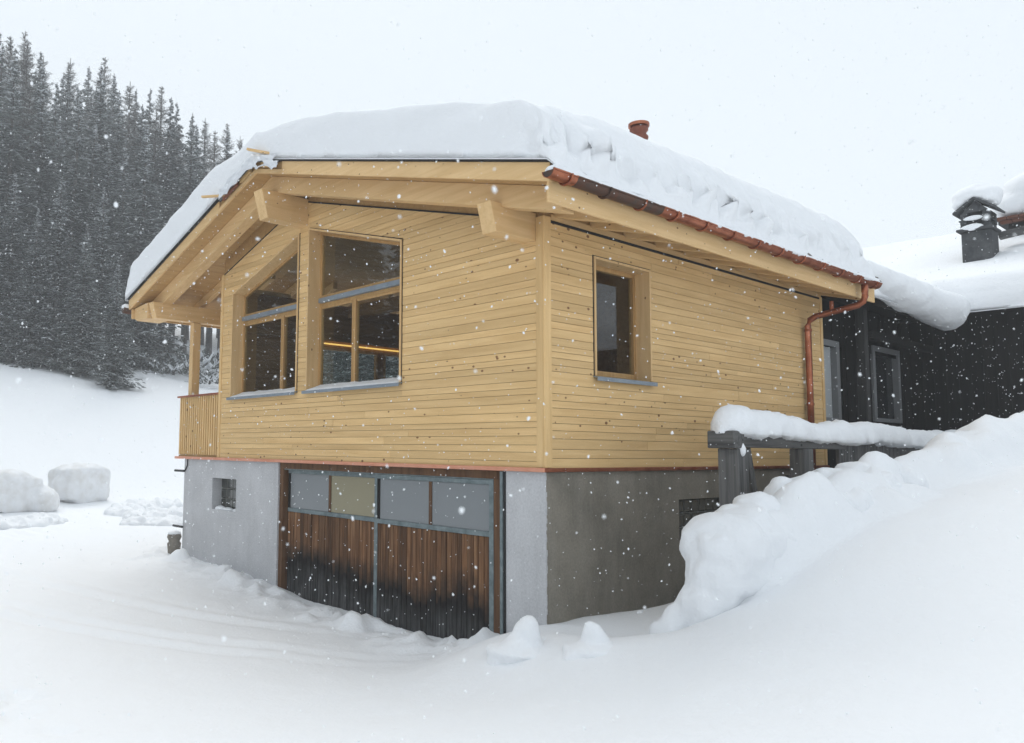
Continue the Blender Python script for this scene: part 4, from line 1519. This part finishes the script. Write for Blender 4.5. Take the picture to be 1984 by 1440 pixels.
LAB_S = 'tall snow-dusted spruce in the hazy hillside forest'
LAB_L = 'bare grey larch rising above the hazy hillside forest'
LAB_F = 'dense spruce with branches to the ground along the forest edge'
plant(228, 44, 520, 'low', 'dense low spruce with snowy boughs nearest the balcony', None, 1.25)
for u, t, v in ((-75, 47, 360), (-15, 46.5, 430), (30, 48, 330), (75, 47, 400), (118, 47.5, 340), (165, 46.5, 430), (205, 49, 360)):
    plant(u, t, v, 'low', LAB_F, 'spruces along the forest edge', 1.15)
u = -110
while u < 300:
    v = np.interp(u, *SIL) + TR.uniform(25, 150)
    plant(u, TR.uniform(52, 60), v, 'low' if TR.random() < .7 else 'larch', None, None)
    u += TR.uniform(24, 36)
u = -110
while u < 500:
    v = np.interp(u, *SIL) + TR.uniform(0, 55)
    plant(u, TR.uniform(63, 74), v, 'larch' if TR.random() < .45 else 'high', None, None)
    u += TR.uniform(18, 29)
u = -60
while u < 860:
    v = np.interp(u, *SIL) + TR.uniform(-8, 40)
    plant(u, TR.uniform(80, 96), v, 'larch' if TR.random() < .55 else 'high', None, None)
    u += TR.uniform(22, 36)
for u in (600, 640, 672, 705, 738, 770, 805, 840, 880):
    plant(u, TR.uniform(46, 54), 470 + TR.uniform(-40, 40), 'low', 'dense spruce hidden behind the house, seen only through its windows', 'spruces behind the house', 1.2)
# the same forest goes on round the yard, mirrored in the front windows
for i in range(20):
    a = math.radians(202 + i * 3.1 + TR.uniform(-1, 1))
    d = TR.uniform(30, 42)
    tree(-3 + d * math.cos(a), d * math.sin(a), TR.uniform(15, 22), TR.choice(('low', 'low', 'high')), 'dark spruce across the yard, seen only as a reflection in the windows', 'spruces across the yard', 1.15)
for o in list(COL.objects):
    if o.type == 'EMPTY' and o.name.startswith(('spruce_tree', 'larch_tree')) and 'label' not in o:
        lar = o.name.startswith('larch')
        tag(o, LAB_L if lar else LAB_S, 'tree', 'larches in the hillside forest' if lar else 'spruces in the hillside forest')


def shrub_mesh(seed):
    R = random.Random(seed)
    V, F, MI = [], [], []
    for i in range(260):
        a = R.uniform(0, 6.28)
        rr_ = R.random() ** .5
        p = np.array([math.cos(a) * rr_ * 1.2, math.sin(a) * rr_ * 1.0, (1 - rr_ ** 2) * 1.0 * R.uniform(.3, 1.0)])
        d = p * .5 + np.array([R.uniform(-.5, .5), R.uniform(-.5, .5), R.uniform(-.1, .6)])
        d = d / np.linalg.norm(d) * R.uniform(.18, .4)
        wv = np.cross(d, np.array([R.uniform(-1, 1), R.uniform(-1, 1), 1.0]))
        wv = wv / np.linalg.norm(wv) * R.uniform(.03, .07)
        sn = R.random() < .38
        n_ = len(V)
        V.extend([p - wv, p + wv, p + d + wv * .4, p + d - wv * .4])
        F.append((n_, n_ + 1, n_ + 2, n_ + 3))
        MI.append(1 if sn else 0)
    o = np_mesh('foliage', np.array(V), np.array(F), [M['needles'], M['branch_snow']], None, False, MI)
    me = o.data
    bpy.data.objects.remove(o)
    return me


SM = [shrub_mesh(5), shrub_mesh(6)]
for i, (u, v, t, s_, lab) in enumerate(((335, 728, 52, 1.2, 'low snowy bush left of the balcony post'), (372, 712, 55, 1.6, 'broad snowy bush behind the balcony post'),
                                       (405, 742, 51, 1.0, 'small snowy bush right of the balcony post'), (412, 705, 58, 1.3, 'far snowy bush right of the balcony post'), (288, 712, 54, 1.3, 'snowy bush beside the low spruce'))):
    p = at(u, v, t)
    e = empty('bush', (p[0], p[1], float(height(p[0], p[1], False)) - .1))
    e.scale = (s_ * 1.3, s_ * 1.3, s_)
    o = bpy.data.objects.new('foliage', SM[i % 2])
    COL.objects.link(o)
    o.parent = e
    o2 = MB().tube([(0, 0, -.3), (.05, 0, .2), (.12, .05, .6)], [.06, .05, .02], 6).build('stem', M['bark'], e)
    tag(e, lab, 'bush', 'snowy bushes below the forest')

# ------------------------------------------------------------------ falling snow
n = 90000
P = rng.uniform((-20, -8, -1.9), (8, 11.5, 7.5), (n, 3))
inside = (P[:, 0] > -9.7) & (P[:, 0] < .9) & (P[:, 1] > -.9) & (P[:, 1] < 7.1) & (P[:, 2] < 5.4)
inside |= (P[:, 1] > 10.4) & (P[:, 2] < 5.5) | (P[:, 0] < .6) & (P[:, 1] > 6.9) & (P[:, 2] < 4)
inside |= np.linalg.norm(P - CAM, axis=1) < 1.3
inside |= P[:, 2] < height(P[:, 0], P[:, 1], False) + .15
P = P[~inside]
n = len(P)
r_ = np.clip(rng.lognormal(math.log(.0031), .38, n), .0018, .0075)
bm = bmesh.new()
bmesh.ops.create_icosphere(bm, subdivisions=1, radius=1.0)
ICO = np.array([v.co[:] for v in bm.verts])
ICF = np.array([[v.index for v in f.verts] for f in bm.faces])
bm.free()
sc_ = rng.uniform(.65, 1.25, (n, 1, 3)) * rng.uniform(.8, 1.25, (n, len(ICO), 1))   # ragged little clumps
Vv = ICO[None] * sc_ * r_[:, None, None]
Vv[..., 2] *= 1.25
Vv[..., 0] += Vv[..., 2] * rng.uniform(-.5, .5, (n, 1))
Vv = Vv + P[:, None]
Ff = ICF[None] + len(ICO) * np.arange(n)[:, None, None]
fs = np_mesh('falling_snow', Vv.reshape(-1, 3), Ff.reshape(-1, 3), mat('snowflake', (.9, .92, .94), .8), None, True)
tag(fs, 'snowflakes falling through the air in front of the house', 'snowfall', kind='stuff')

# ------------------------------------------------------------------ haze of the snowfall
hz = MB().box(-640, 640, -640, 640, -6, 52).build('haze', None)
hm = bpy.data.materials.new('haze')
hm.use_nodes = True
hm.node_tree.nodes.clear()
_o = hm.node_tree.nodes.new('ShaderNodeOutputMaterial')
_v = hm.node_tree.nodes.new('ShaderNodeVolumePrincipled')
_v.inputs['Color'].default_value = (.95, .97, .99, 1)
_v.inputs['Density'].default_value = .0023
_v.inputs['Anisotropy'].default_value = 0.0
hm.node_tree.links.new(_v.outputs[0], _o.inputs['Volume'])
hz.data.materials.append(hm)
tag(hz, 'pale haze of falling snow', kind='stuff')
